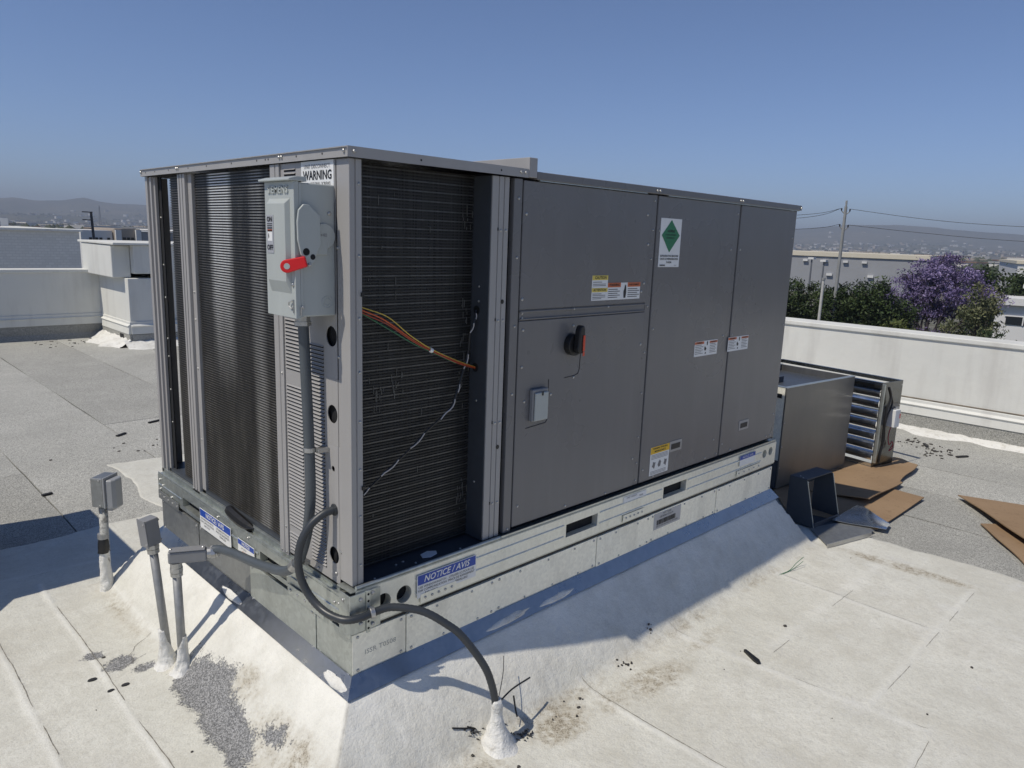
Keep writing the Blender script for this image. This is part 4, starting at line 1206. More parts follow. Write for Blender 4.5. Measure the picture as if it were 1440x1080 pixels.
def coil(path, z0, z1, depth=.026, pitch=.0098, hi=0):
    """path: (x, y) points of the outer face, outside on the right-hand side of travel"""
    P = [Vector((a, b_, 0)) for a, b_ in path]
    Nn = []
    for i in range(len(P)):
        t_ = (P[min(i+1,len(P)-1)]-P[max(i-1,0)]).normalized(); Nn.append(Vector((t_.y, -t_.x, 0)))
    def band(mb, d0, d1, za, zb, m=0):
        n0 = len(mb.v); k = len(P)
        for p, n_ in zip(P, Nn):
            for d in (d0, d1):
                for z in (za, zb): mb.v.append(tuple(p+n_*d+Vector((0,0,z))))
        for i in range(k-1):
            q = n0+4*i
            for f in ((0,4,5,1),(3,7,6,2),(1,5,7,3),(2,6,4,0)): mb.f.append(tuple(q+j for j in f)); mb.mi.append(m)
        mb.f.append((n0,n0+1,n0+3,n0+2)); mb.mi.append(m); e = n0+4*(k-1); mb.f.append((e,e+2,e+3,e+1)); mb.mi.append(m)
    b = MB(); band(b, -depth, -.004, z0, z1)
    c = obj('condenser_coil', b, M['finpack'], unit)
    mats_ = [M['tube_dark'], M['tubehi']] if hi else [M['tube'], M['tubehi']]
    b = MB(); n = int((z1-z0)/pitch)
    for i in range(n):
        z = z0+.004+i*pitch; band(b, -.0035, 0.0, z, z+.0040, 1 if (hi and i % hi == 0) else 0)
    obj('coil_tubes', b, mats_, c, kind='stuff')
    return c
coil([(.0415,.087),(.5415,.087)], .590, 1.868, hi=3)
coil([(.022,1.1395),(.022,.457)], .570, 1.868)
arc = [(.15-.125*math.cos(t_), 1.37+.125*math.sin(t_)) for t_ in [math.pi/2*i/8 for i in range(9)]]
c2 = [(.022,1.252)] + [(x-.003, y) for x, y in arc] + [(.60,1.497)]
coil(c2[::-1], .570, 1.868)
b = MB(); Rf = random.Random(4)
for _ in range(95):
    if _ < 50: x = .508+Rf.gauss(0,.012); z = Rf.choice([Rf.uniform(.66,.8),Rf.uniform(1.0,1.45),Rf.uniform(1.68,1.80)])
    elif _ < 75: x = Rf.choice([.155+Rf.gauss(0,.012),.225+Rf.gauss(0,.014)]); z = 1.17+Rf.gauss(0,.03)+(x-.19)*.5
    else: x = Rf.uniform(.06,.5); z = Rf.uniform(.65,1.8)
    x = min(x, .538); hh = Rf.uniform(.006,.030); b.box(x, x+Rf.uniform(.0006,.0014), .0845, .0868, z, z+hh)
obj('bent_fins', b, simple('bare bent fin edges', (.16,.16,.15), .45, .2), unit, kind='stuff')
obj('streak_cylinder', MB().tube([(.30,1.00,.582),(.30,1.00,.62),(.30,1.00,1.62),(.30,1.00,1.66)], [.07,.085,.085,.05], 24), simple('pale streak cylinder', (.62,.62,.60), .5, .3), unit, smooth=False)  # pale cylinder added inside to catch light as a streak behind the coil

# left face: louvre panel, flange, posts
lpn = MB()
for (za, zb, zc, r_) in ((.560,.80,.656,.028),(.8003,1.02,.943,.0095),(1.0203,1.23,1.118,.029),(1.2303,1.868,1.358,.031)):
    plate(lpn, (0,0,0), (0,-1,0), (0,0,1), (-1,0,0), -.3945, -.0735, za, zb, [('c',-.104,zc,r_)], .003)
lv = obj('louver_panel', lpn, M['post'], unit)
obj('panel_back', MB().box(.0135,.020,.075,.453,.565,1.866), M['void'], lv)
obj('panel_flange', MB().prism([(-.006,.396),(-.006,.418),(-.002,.420),(-.002,.424),(-.006,.426),(-.006,.456),(.02,.456),(.02,.396)], .553, 1.868, ID), M['post'], lv, .001)
b = MB(); scr(b, [(-.006,.408,z) for z in (.565,.66,1.20,1.75)]+[(-.006,.440,.565)], (-1,0,0), .006); scr(b, [(0,.20,.578),(0,.09,.60)], (-1,0,0), .007, .008); obj('screw_heads', b, M['zinc'], lv, kind='stuff')
b = MB()
b.face([(-.0006,-.5,-.0042),(-.0006,-.5,.0030),(-.0006,.5,.0030),(-.0006,.5,-.0042)], 1)
b.prism([(-.0002,.0044),(-.0042,.0016),(-.0042,.0008),(-.0030,.0008),(-.0002,.0030)], -.5, .5, lambda a,b_,h:(a,h,b_), 0)
lme = {}
def louver(y0, y1, z):
    key = round(y1-y0, 3)
    if key not in lme:
        me = bpy.data.meshes.new('louver'); me.from_pydata([(x, y*key, z_) for x, y, z_ in b.v], [], b.f); me.polygons.foreach_set('material_index', b.mi)
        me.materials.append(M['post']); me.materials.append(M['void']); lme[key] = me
    o = bpy.data.objects.new('louver', lme[key]); COL.objects.link(o); o.parent = lv
    o.location = (0, (y0+y1)/2, z-.45)
pz = .0122
for i in range(41): louver(.285, .388, .675+pz*i)
for i in range(16): louver(.285, .388, 1.222+pz*i)
for i in range(6): louver(.285, .388, .583+pz*i)
for i in range(60): louver(.150, .240, .600+pz*i)
for i in range(6): louver(.300, .372, 1.785+.0125*i)
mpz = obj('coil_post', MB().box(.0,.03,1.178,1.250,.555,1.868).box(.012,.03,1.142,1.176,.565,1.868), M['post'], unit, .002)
obj('post_groove', MB().box(-.0015,.0,1.226,1.230,.56,1.866).box(-.0015,.0,1.199,1.2015,.56,1.866), M['ink_grey'], mpz)
b = MB(); scr(b, [(.012,1.16,z) for z in (1.30,1.41,1.10,.80)]+[(-.0005,1.21,.57),(-.0005,1.235,.57)], (-1,0,0), .0055); obj('screw_heads', b, M['zinc'], mpz, kind='stuff')
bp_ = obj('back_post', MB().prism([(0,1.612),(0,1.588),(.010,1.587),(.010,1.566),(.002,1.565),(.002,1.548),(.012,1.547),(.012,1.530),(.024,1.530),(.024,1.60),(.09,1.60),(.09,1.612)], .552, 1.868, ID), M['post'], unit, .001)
obj('post_channel', MB().box(.026,.030,1.500,1.598,.552,1.868), M['void'], bp_)
b = MB(); scr(b, [(.010,1.577,z) for z in (.75,1.0,1.30,1.45,1.62)]+[(.026,1.515,z) for z in (.8,.95,1.1,1.18,1.36,1.5,1.7)], (-1,0,0), .005); obj('screw_heads', b, M['zinc'], bp_, kind='stuff')
obj('foam_strip', MB().tube(smooth_path([(.004,.90,.575),(-.004,.86,.573),(-.006,.79,.566),(-.004,.72,.560),(.0,.675,.562)],6), [.006,.013,.018,.020,.020,.021,.021,.021,.021,.021,.021,.021,.021,.021,.021,.020,.020,.019,.018,.017,.015,.012,.009,.006,.004], 8), M['black'], unit)

# wires across the side coil
wz = obj('wire_bundle', MB().tube(smooth_path([(.045,.055,1.452),(.075,.050,1.437),(.152,.048,1.405),(.261,.046,1.335),(.334,.045,1.297),(.441,.045,1.25),(.541,.06,1.217)],6), .0025, 6), M['wire_o'], unit)
obj('wire', MB().tube(smooth_path([(.045,.055,1.446),(.085,.051,1.425),(.165,.046,1.390),(.261,.044,1.330),(.334,.042,1.294),(.441,.042,1.246),(.541,.06,1.214)],6), .0021, 6), M['wire_r'], wz)
obj('wire', MB().tube(smooth_path([(.045,.056,1.455),(.087,.049,1.442),(.165,.046,1.413),(.247,.044,1.352),(.333,.043,1.301),(.441,.047,1.254),(.541,.06,1.219)],6), .0018, 6), M['wire_y'], wz)
obj('wire', MB().tube(smooth_path([(.045,.060,1.440),(.08,.053,1.424),(.165,.050,1.378),(.261,.046,1.324),(.334,.047,1.292),(.441,.047,1.244)],6), .0022, 6), M['wire_g'], wz)
obj('cable_tie', MB().tube([(.328,.045,1.300),(.338,.045,1.294)], .008, 8), M['white_lab'], wz)
cpts = smooth_path([(.541,.062,1.418),(.525,.050,1.385),(.512,.056,1.340),(.507,.058,1.275),(.486,.06,1.205),(.462,.06,1.141),(.428,.058,1.083),(.331,.056,1.023),(.249,.056,.964),(.173,.056,.918),(.086,.056,.862),(.042,.06,.84)],6)
tw = obj('twisted_cable', MB().tube(cpts, .0036, 6), M['cable'], unit)
b = MB()
for a0_, a1_ in ((3,6),(8,13),(19,24),(28,31),(33,40),(43,48),(51,57),(59,62)):
    b.tube([p+Vector((.0035*math.sin(i*1.3),-.003,.0035*math.cos(i*1.3))) for i, p in enumerate(cpts[a0_:a1_])], .0023, 5)
obj('pale_strand', b, M['cable_w'], tw)

# stickers
RX = (1,0,0); UZ = (0,0,1)
d = decal(up, 'caution_label', (1.082,-.0032,1.437), RX, UZ, .098, .098, rects=[(0,.080,.098,.018,M['yellow_lab']),(0,.033,.098,.016,M['yellow_lab'])],
      texts=[('CAUTION',.052,.089,.016,M['ink'],dict(bold=.0004)),('ATTENTION',.050,.041,.014,M['ink'],dict(bold=.0003))])
b = MB()
for i, z in enumerate((.072,.064,.058,.026,.020,.013,.007)): b.box(1.088, 1.088+(.08 if i % 3 else .055), -.0050, -.0047, 1.437+z-.0012, 1.437+z+.0012)
obj('small_print', b, M['ink_grey'], d, kind='stuff')
d = decal(up, 'warning_label', (1.181,-.0032,1.437), RX, UZ, .218, .068, rects=[(0,.050,.085,.018,M['orange_lab']),(.13,.050,.088,.018,M['orange_lab'])],
      texts=[('WARNING',.043,.059,.014,M['ink'],dict(bold=.0004)),('AVERTISSEMENT',.174,.059,.0095,M['ink'],dict(bold=.0002))])
b = MB()
for i, z in enumerate((.042,.034,.026,.018,.010)):
    b.box(1.186, 1.186+(.075 if i % 2 else .06), -.0050, -.0047, 1.437+z-.0013, 1.437+z+.0013); b.box(1.314, 1.314+(.08 if i % 2 else .065), -.0050, -.0047, 1.437+z-.0013, 1.437+z+.0013)
b.prism([(1.288,1.443),(1.300,1.443),(1.304,1.465),(1.301,1.493),(1.294,1.497),(1.290,1.480),(1.285,1.468)], -.0052, -.0048, XZ)
obj('small_print', b, M['ink'], d, kind='stuff')
gw, gh = .158, .206
d = decal(t1, 'refrigerant_label', (1.518,-.0032,1.567), RX, UZ, gw, gh,
      polys=[([(gw/2, gh-.006),(.011,gh*.655),(gw/2-.004,.062),(gw-.010,gh*.655)], M['green_lab'])],
      texts=[('ASHRAE',gw/2,gh*.74,.015,M['ink'],dict(bold=.0004,shear=.2)),('NONFLAMMABLE',gw/2,gh*.665,.0105,M['ink']),('REFRIGERANT',gw/2,gh*.60,.0105,M['ink']),
             ('REFRIGERATING MACHINE',gw/2,.047,.0115,M['ink'],dict(bold=.0002)),('UNITE DE REFRIGERATION',gw/2,.034,.0115,M['ink'],dict(bold=.0002)),('R-410A',gw/2,.020,.012,M['ink'],dict(bold=.0003)),
             ('WARNING',.030,.007,.0085,M['ink'],dict(bold=.0004)),('No.10',.128,.007,.007,M['ink_grey'])])
for nm, x, par in (('warning_label',1.866,t1),('warning_label',2.175,t2)):
    d = decal(par, nm, (x,-.0032,1.146), RX, UZ, .206, .072, rects=[(0,.058,.082,.012,M['orange_lab']),(.132,.058,.072,.010,M['orange_lab'] if nm else M['ink'])],
        texts=[('WARNING',.042,.064,.010,M['ink'],dict(bold=.0003)),('AVERTISSEMENT',.168,.063,.0075,M['ink'],dict(bold=.0002))])
    b = MB()
    for i in range(6):
        z = 1.149+.050-.008*i; b.box(x+.006, x+.006+(.07 if i % 2 else .055), -.0050, -.0047, z-.001, z+.001); b.box(x+.136, x+.136+(.06 if i % 2 else .05), -.0050, -.0047, z-.001, z+.001)
    b.prism([(x+.108,1.195),(x+.114,1.195),(x+.117,1.212),(x+.111,1.216),(x+.106,1.208)], -.0052, -.0048, XZ)
    b.prism([(x+.088,1.172),(x+.100,1.170),(x+.106,1.180),(x+.098,1.186),(x+.090,1.192),(x+.087,1.182)], -.0052, -.0048, XZ)
    b.prism([(x+.094,1.154),(x+.103,1.154),(x+.104,1.163),(x+.096,1.162)], -.0052, -.0048, XZ)
    obj('small_print', b, M['ink'], d, kind='stuff')
d = decal(t1, 'information_label', (1.568,-.0032,.619), RX, UZ, .150, .135, rects=[(0,.102,.15,.033,M['amber_lab'])],
      texts=[('WARNING WARNING',.075,.126,.0115,M['ink'],dict(bold=.0003)),('MOVING PARTS',.075,.112,.0125,M['ink'],dict(bold=.0003))])
b = MB()
for z in (.096,.090,.084,.078): b.box(1.576,1.71,-.0050,-.0047,.619+z-.001,.619+z+.001)
for z in (.018,.012,.006): b.box(1.576,1.70,-.0050,-.0047,.619+z-.001,.619+z+.001)
for cx_, q in ((1.600,0),(1.645,1),(1.692,2)):
    b.prism([(cx_+.016*math.cos(2*math.pi*i/9)*(1 if i % 2 else .6), .619+.048+.019*math.sin(2*math.pi*i/9)*(1 if (i+q) % 2 else .65)) for i in range(9)], -.0052, -.0048, XZ)
obj('small_print', b, M['ink_grey'], d, kind='stuff')
# notice on the right rail
d = decal(rr, 'notice_label', (.232,-.0242,.476), RX, UZ, .262, .082, rects=[(.003,.046,.256,.034,M['blue_lab'])],
      texts=[('NOTICE / AVIS',.128,.062,.031,M['white_lab'],dict(bold=.0005,shear=.25)),('USE WINDOW/HATCH',.065,.036,.0115,M['ink']),('FOR COMMUNICATION',.065,.024,.0115,M['ink']),('BAR ONLY',.060,.012,.0115,M['ink']),
             ('UTILISER ICI POUR LES',.194,.036,.0115,M['ink']),('PINCE DE RANGEMENT',.194,.024,.0115,M['ink']),('PARALLELE',.194,.012,.0115,M['ink'])])
d = decal(rr, 'notice_label', (2.38,-.0242,.508), RX, UZ, .17, .058, rects=[(0,.036,.17,.022,M['blue_lab'])], texts=[('NOTICE / AVIS',.085,.047,.018,M['white_lab'])], label='small torn notice label near the far end of the rail')
d = decal(rr, 'rail_tag', (1.36,-.0212,.545), RX, UZ, .17, .025, texts=[('UNIT WEIGHT',.06,.017,.012,M['ink_grey']),('MASS',.13,.009,.012,M['ink_grey'])])
LU = (0,-1,0)
d = decal(lr, 'notice_label', (-.0242,1.122,.437), LU, UZ, .298, .084, rects=[(.003,.052,.292,.030,M['blue_lab'])],
      texts=[('NOTICE / AVIS',.15,.067,.027,M['white_lab'],dict(bold=.0005)),('USE WINDOW/HATCH',.072,.043,.012,M['ink']),('FOR COMMUNICATION',.072,.030,.012,M['ink']),('BAR ONLY',.072,.017,.012,M['ink']),
             ('UTILISER ICI POUR LES',.222,.043,.012,M['ink']),('PINCE DE RANGEMENT',.222,.030,.012,M['ink']),('PARALLELE',.222,.017,.012,M['ink'])])
d = decal(lr, 'notice_label', (-.0242,.762,.442), LU, UZ, .138, .064, rects=[(.002,.042,.134,.020,M['blue_lab'])], texts=[('NOTICE',.069,.052,.018,M['white_lab'],dict(bold=.0004)),('LIFT WITH',.05,.031,.0095,M['ink_grey']),('ALL DEVICES',.065,.020,.0095,M['orange_lab']),('ATTACHED',.075,.009,.0095,M['ink'])], label='small notice label left of the fork slot')
d = decal(lv, 'warning_sign', (-.0006,.262,1.748), LU, UZ, .184, .120,
      texts=[('UNIT DISCONNECT',.092,.104,.0165,M['ink_grey']),('WARNING',.094,.078,.0365,M['ink'],dict(bold=.0008,squash=.92)),('DO NOT DRILL SCREWS',.094,.054,.0135,M['ink']),('INTO THIS PANEL',.12,.036,.012,M['ink_grey'])])

# ============================================================ THE CURB
curb = thing('roof_curb', 'galvanized metal roof curb under the unit, of riveted panels with a sloped flashing strip', 'roof curb', (0, 0, .22))
obj('gasket', MB().box(-.004, 2.80, -.004, 1.605, .4285, .4455), M['black'], curb)
obj('curb_frame', MB().box(.008, 2.79, .006, 1.60, .10, .4275), M['void'], curb)
xs_ = [-.0085,.199,.608,1.203,1.595,2.188,2.80]
for i in range(6):
    yy = -.013 if i % 2 else -.010
    p_ = obj('curb_panel', MB().box(xs_[i]+(0 if i == 0 else .0012), xs_[i+1]-.0012, yy, .0055, .268, .4265), M['galv_curb'], curb, .001)
    b = MB()
    for x in (xs_[i]+.02, xs_[i+1]-.02):
        for z in (.414,.30): b.dome((x, yy, z), (0,-1,0), .0058, .004, 7)
    for x in np.arange(xs_[i]+.13, xs_[i+1]-.1, .16): b.dome((x, yy, .413), (0,-1,0), .005, .004, 7); b.dome((x+.03, yy, .297), (0,-1,0), .005, .004, 7)
    obj('rivet_heads', b, M['zinc'], p_, kind='stuff')
    if i == 0: lettering('ISSR T0508', (.098, yy-.0006, .352), RX, UZ, .024, M['ink_faint'], p_, squash=1.1)
    if i == 4:
        d = decal(p_, 'barcode_label', (1.628, yy-.0002, .342), RX, UZ, .225, .078, M['silver_lab'], texts=[('ROOF CURB',.105,.070,.012,M['ink']),('208-00508-110 0.6 M',.10,.056,.013,M['ink']),('REV 01 SER 042 MFG MC 0713 0001',.112,.012,.012,M['ink'])])
        b = MB(); x = 1.65; Rr = random.Random(3)
        while x < 1.81:
            w = Rr.choice((.0014,.0022,.0036)); b.box(x, x+w, yy-.0022, yy-.0017, .362, .386); x += w+Rr.choice((.0013,.002,.003))
        obj('bar_print', b, M['ink'], d, kind='stuff')
ys_ = [-.0095,.206,.692,1.179,1.60]
for i in range(4):
    xx = -.0135 if i % 2 else -.0105
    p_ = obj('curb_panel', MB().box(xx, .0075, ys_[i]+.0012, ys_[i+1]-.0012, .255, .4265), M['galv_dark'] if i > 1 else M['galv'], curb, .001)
    b = MB()
    for y in (ys_[i]+.02, ys_[i+1]-.02):
        for z in (.413,.285): b.dome((xx, y, z), (-1,0,0), .0058, .004, 7)
    obj('rivet_heads', b, M['zinc'], p_, kind='stuff')
def strip(name, A0, A1, B1, B0, mat, th=.003):
    A0, A1, B1, B0 = map(Vector, (A0, A1, B1, B0)); n_ = (A1-A0).cross(B0-A0).normalized()*th
    b = MB(); top = [A0, A1, B1, B0]; bot = [p-n_ for p in top]
    b.face(top).face(bot[::-1])
    for i in range(4):
        j = (i+1) % 4; b.face([top[i], bot[i], bot[j], top[j]])
    return obj(name, b, mat, curb)
strip('flashing_strip', (-.053,-.053,.2385), (2.845,-.053,.2385), (2.81,-.0135,.290), (-.0135,-.0135,.290), M['galv_flash'])
strip('flashing_strip', (-.053,1.65,.2385), (-.053,-.0525,.2385), (-.0135,-.0130,.288), (-.0135,1.60,.288), M['galv_flash'])
def smear(name, c, u, v, L, w, seed, lab):
    R = random.Random(seed); c, u, v = Vector(c), Vector(u).normalized(), Vector(v).normalized(); n_ = u.cross(v).normalized()
    if n_.z < 0: n_ = -n_
    b = MB(); k = 30; rings = []; sh_ = [1+.55*(float(vnoise(np.array([1.7*math.cos(2*math.pi*i/k)+seed*3.1]), np.array([1.7*math.sin(2*math.pi*i/k)]), seed)[0])-.5)+.10*R.uniform(-.5,.5) for i in range(k)]
    for f, hh in ((1.0, -.001), (.90, .0018), (.45, .0026)):
        rings.append([c + u*(L/2*f*math.cos(2*math.pi*i/k)*sh_[i]) + v*(w/2*f*math.sin(2*math.pi*i/k)*sh_[i]) + n_*hh for i in range(k)])
    for r_ in rings: b.v += [tuple(p) for p in r_]
    for a in range(2):
        for i in range(k):
            j = (i+1) % k; b.f.append((a*k+i, a*k+j, (a+1)*k+j, (a+1)*k+i)); b.mi.append(0)
    b.f.append(tuple(2*k+i for i in range(k))); b.mi.append(0)
    return obj(name, b, M['mastic'], curb, smooth=True, label=lab)
vR = Vector((0,.040,.0515))
smear('mastic_smear', (.66,-.040,.256), (1,.03,.03), vR, .22, .030, 2, 'long white brushed smear on the right flashing')
smear('mastic_smear', (.93,-.042,.254), (1,.03,.03), vR, .20, .026, 4, 'second long white smear on the right flashing')
vL = Vector((.0395,0,.0495))
smear('mastic_smear', (-.040,.80,.256), (0,1,.03), vL, .19, .030, 8, 'thick white smear on the left flashing')
smear('mastic_smear', (-.040,.045,.256), (0,1,-.02), vL, .13, .040, 9, 'white mastic heaped at the front corner')

# ============================================================ DISCONNECT SWITCH
ds = thing('disconnect_switch', 'light grey safety switch box with a red lever on the left face of the unit', 'switch box', (0, .16, 1.42))
bx = obj('enclosure', MB().box(-.114, -.0015, .075, .241, 1.424, 1.796), M['disc'], ds, .004)
dr = obj('door', MB().box(-.130, -.1145, .0725, .2435, 1.420, 1.799).box(-.1143, -.106, .0722, .0747, 1.424, 1.795), M['disc'], ds, .005)
def taper(mb, y0, y1, z0, z1, x0, x1, i_):
    o = [(x0,y0,z0),(x0,y1,z0),(x0,y1,z1),(x0,y0,z1)]; t_ = [(x1,y0+i_*.45,z0+i_*2.4),(x1,y1-i_*.45,z0+i_*2.4),(x1,y1-i_*.45,z1-i_),(x1,y0+i_*.45,z1-i_)]
    mb.face(t_[::-1])
    for k in range(4):
        j = (k+1) % 4; mb.face([o[k], t_[k], t_[j], o[j]][::-1])
    return mb
obj('door_boss', taper(MB(), .095, .214, 1.490, 1.752, -.1302, -.143, .014), M['disc'], dr, .006, seg=3)
obj('rain_hood', MB().prism([(-.146,1.7995),(-.146,1.805),(-.122,1.812),(-.092,1.812),(-.092,1.7985),(-.130,1.7995)], .068, .250, lambda a,b_,h:(a,h,b_)), M['disc'], ds, .0015)
lettering('SIEMENS', (-.1302,.160,1.776), LU, UZ, .028, M['disc'], dr, bold=.0004, squash=1.15, extrude=.0035, name='raised_letters')
d = decal(dr, 'switch_label', (-.1432,.208,1.600), LU, UZ, .040, .106, M['silver_lab'], rects=[(.006,.034,.028,.030,M['white_lab']),(.006,.060,.028,.006,M['orange_lab'])],
      texts=[('ON',.020,.094,.020,M['ink'],dict(bold=.0006)),('OFF',.020,.015,.020,M['ink'],dict(bold=.0006)),('DANGER',.020,.0625,.006,M['ink'])])
b = MB()
for z in (.082,.077,.072,.068): b.box(-.1449,-.1446,.208-.035,.208-.005,1.600+z-.0012,1.600+z+.0012)
b.prism([(.208-.016,1.645),(.208-.012,1.640),(.208-.010,1.650),(.208-.014,1.657)], -.1453, -.1449, lambda a,b_,h:(h,a,b_))
obj('small_print', b, M['ink'], d, kind='stuff')
lev = obj('lever_plate', MB().prism([(-.098,1.572),(-.118,1.600),(-.127,1.640),(-.128,1.690),(-.123,1.722),(-.108,1.738),(-.092,1.737),(-.058,1.708),(-.056,1.630),(-.077,1.585),(-.088,1.566)], .058, .066, XZ), M['disc'], ds, .002)
pv_ = obj('pivot_plate', MB().cyl((-.040,.0745,1.652),(-.040,.068,1.652),.036,24).box(-.066,-.03,.0675,.0742,1.60,1.652), M['disc'], ds, .0015)
lettering('I=40', (-.044,.0676,1.655), RX, UZ, .014, M['ink_grey'], pv_, name='stamped_marks')
b = MB(); b.disc((-.103,.0575,1.608),(0,-1,0),.0105,14); b.disc((-.083,.0575,1.594),(0,-1,0),.008,14); obj('lever_holes', b, M['void'], lev)
b = MB(); b.dome((-.094,.058,1.572),(0,-1,0),.006,.006,8); b.dome((-.020,.0745,1.716),(0,-1,0),.006,.005,8); b.dome((-.1302,.085,1.515),(-1,0,0),.006,.005,8); b.dome((-.11,.072,1.452),(0,-1,0),.005,.005,8)
obj('screw_heads', b, M['zinc'], ds, kind='stuff')
# red lever: a flat paddle with a rounded, pierced end
A_ = Vector((-.106,.052,1.580)); B_ = Vector((-.155,.096,1.564)); u_ = (B_-A_).normalized(); v_ = (Vector((0,0,1))-u_*u_.z).normalized(); w_ = u_.cross(v_)
L_ = (B_-A_).length; poly = [(0,-.013),(L_-.012,-.0185)]+[(L_-.012+.0185*math.sin(t_), -.0185*math.cos(t_)) for t_ in [math.pi*i/10 for i in range(1,10)]]+[(L_-.012,.0185),(0,.017)]
hd = obj('lever', MB().prism(poly, -.006, .006, lambda a,b_,h: A_+u_*a+v_*b_+w_*h), M['red'], ds, .003)
c_ = A_+u_*(L_-.013)
obj('lever_button', MB().cyl(c_-w_*.0068, c_+w_*.0068, .0085, 14), M['disc'], hd)
obj('door_latch', MB().tube([(-.133,.088,1.470),(-.137,.100,1.466),(-.137,.102,1.455),(-.133,.092,1.448),(-.133,.084,1.452)], .002, 6).tube([(-.132,.084,1.474),(-.132,.084,1.435)], .0016, 6), M['zinc'], ds)
obj('side_hasp', MB().tube([(-.116,.0705,1.428),(-.116,.069,1.452),(-.108,.0705,1.452)], .0025, 6), M['zinc'], ds)
kk_ = MB()
for r_ in (.010,.017): kk_.tube([(-.030+r_*math.cos(2*math.pi*i/24),.0746,1.464+r_*math.sin(2*math.pi*i/24)) for i in range(25)], .0012, 5)
obj('knockout_ring', kk_, M['disc'], ds)

# ============================================================ CONDUITS AND RISERS
def rings(mb, path, r, step=.006, m=0):
    """the fine ribs of a flexible jacket: a slightly wavy tube"""
    P = [Vector(p) for p in path]; out = []; R = []
    dist = 0
    for i in range(len(P)-1):
        n = max(1, int((P[i+1]-P[i]).length/(step/2)))
        for k in range(n):
            out.append(P[i].lerp(P[i+1], k/n)); R.append(r*(1.0 if len(out) % 2 else .94))
    return mb.tube(out, R, 14, m)
cnd = thing('power_conduit', 'grey flexible conduit running down from the switch box and left to the upright pipe', 'conduit', (-.05, .16, .56))
vc = smooth_path([(-.058,.168,1.424),(-.055,.166,1.30),(-.051,.160,1.07),(-.050,.156,.87),(-.050,.170,.770),(-.050,.190,.700),(-.051,.225,.625),(-.055,.262,.578),(-.060,.322,.540),(-.070,.407,.523),(-.085,.511,.514),(-.098,.622,.508),(-.112,.705,.500),(-.128,.738,.495)], 10)
obj('jacket', MB().tube(vc, .0165, 14), M['cond'], cnd, smooth=True)
obj('connector', MB().cyl((-.058,.168,1.400),(-.058,.168,1.423),.022,12).cyl((-.058,.168,1.388),(-.058,.168,1.400),.026,8), M['zinc'], cnd)
for p_, q_ in (((-.0505,.158,.995),(-.0505,.158,1.009)), ((-.054,.250,.592),(-.0565,.272,.570))):
    obj('strap', MB().cyl(p_, q_, .0195, 14).box(p_[0]+.012, -.001 if p_[2] > .9 else -.022, p_[1]-.034, p_[1]-.012, p_[2]-.001, p_[2]+.013), M['zinc'], cnd, .001)

hs = thing('power_whip', 'dark grey hose looping from the louvre panel over the rail to the roof cone', 'conduit', (.37, -.285, .15))
hp = smooth_path([(.006,.096,.811),(-.035,.104,.804),(-.074,.115,.774),(-.102,.123,.727),(-.113,.126,.670),(-.110,.122,.612),(-.095,.105,.557),(-.080,.068,.522),(-.066,.022,.506),(-.044,-.028,.502),(-.006,-.050,.504),(.041,-.052,.506),(.092,-.066,.512),(.143,-.102,.505),(.187,-.136,.488),(.236,-.176,.448),(.275,-.209,.404),(.33,-.255,.302),(.353,-.274,.225),(.364,-.284,.150),(.367,-.286,.115)], 9)
obj('jacket', rings(MB(), hp, .0130, .009), M['hose'], hs, smooth=True)
obj('end_fitting', MB().cyl((.008,.096,.811),(-.006,.098,.811),.019,10), M['hose'], hs)
obj('hose_clip', MB().cyl((.033,-.049,.5055),(.046,-.054,.5065),.0185,14).box(.034,.044,-.046,-.029,.487,.520), M['zinc'], hs, .001)

def lump_cone(prof, cx, cy, seed, n=26, lean=(0,0), mat=None):
    """brushed-on mastic around a pipe; prof: (height, radius)"""
    b = MB(); R = random.Random(seed); P_ = []
    hs_, rs_ = [p[0] for p in prof], [p[1] for p in prof]
    zs = np.linspace(hs_[0], hs_[-1], 22)
    for z in zs:
        r0 = float(np.interp(z, hs_, rs_)); f = (z-hs_[0])/(hs_[-1]-hs_[0])
        for k in range(n):
            a = 2*math.pi*k/n
            w = 1+.24*(vnoise(np.array([math.cos(a)*2.2+seed]), np.array([math.sin(a)*2.2+z*30]), seed)[0]-.5)+.08*(vnoise(np.array([math.cos(a)*6+seed]), np.array([math.sin(a)*6+z*80]), seed+1)[0]-.5)
            w *= 1+max(0, .22-f)*2.2*(vnoise(np.array([math.cos(a)*1.6+seed*2]), np.array([math.sin(a)*1.6]), seed+7)[0]-.35)
            b.v.append((cx+lean[0]*f+r0*w*math.cos(a), cy+lean[1]*f+r0*w*math.sin(a), z))
    for i in range(len(zs)-1):
        for k in range(n):
            j = (k+1) % n; b.f.append((i*n+k, i*n+j, (i+1)*n+j, (i+1)*n+k)); b.mi.append(0)
    b.f.append(tuple((len(zs)-1)*n+k for k in range(n))); b.mi.append(0)
    return b
rc = tag(obj('sealing_cone', lump_cone([(-.01,.085),(.004,.066),(.012,.057),(.045,.043),(.08,.029),(.10,.0225),(.112,.0195),(.128,.0178),(.150,.0185),(.172,.016),(.176,.0145)], .372, -.290, 14, lean=(-.006,.005)), M['mastic'], smooth=True),
         'white mastic cone sealing the dark hose into the roof', 'pipe seal')

pipem = galv('weathered conduit pipe', (.33,.335,.335), .52, .6, .08, 60, .5)
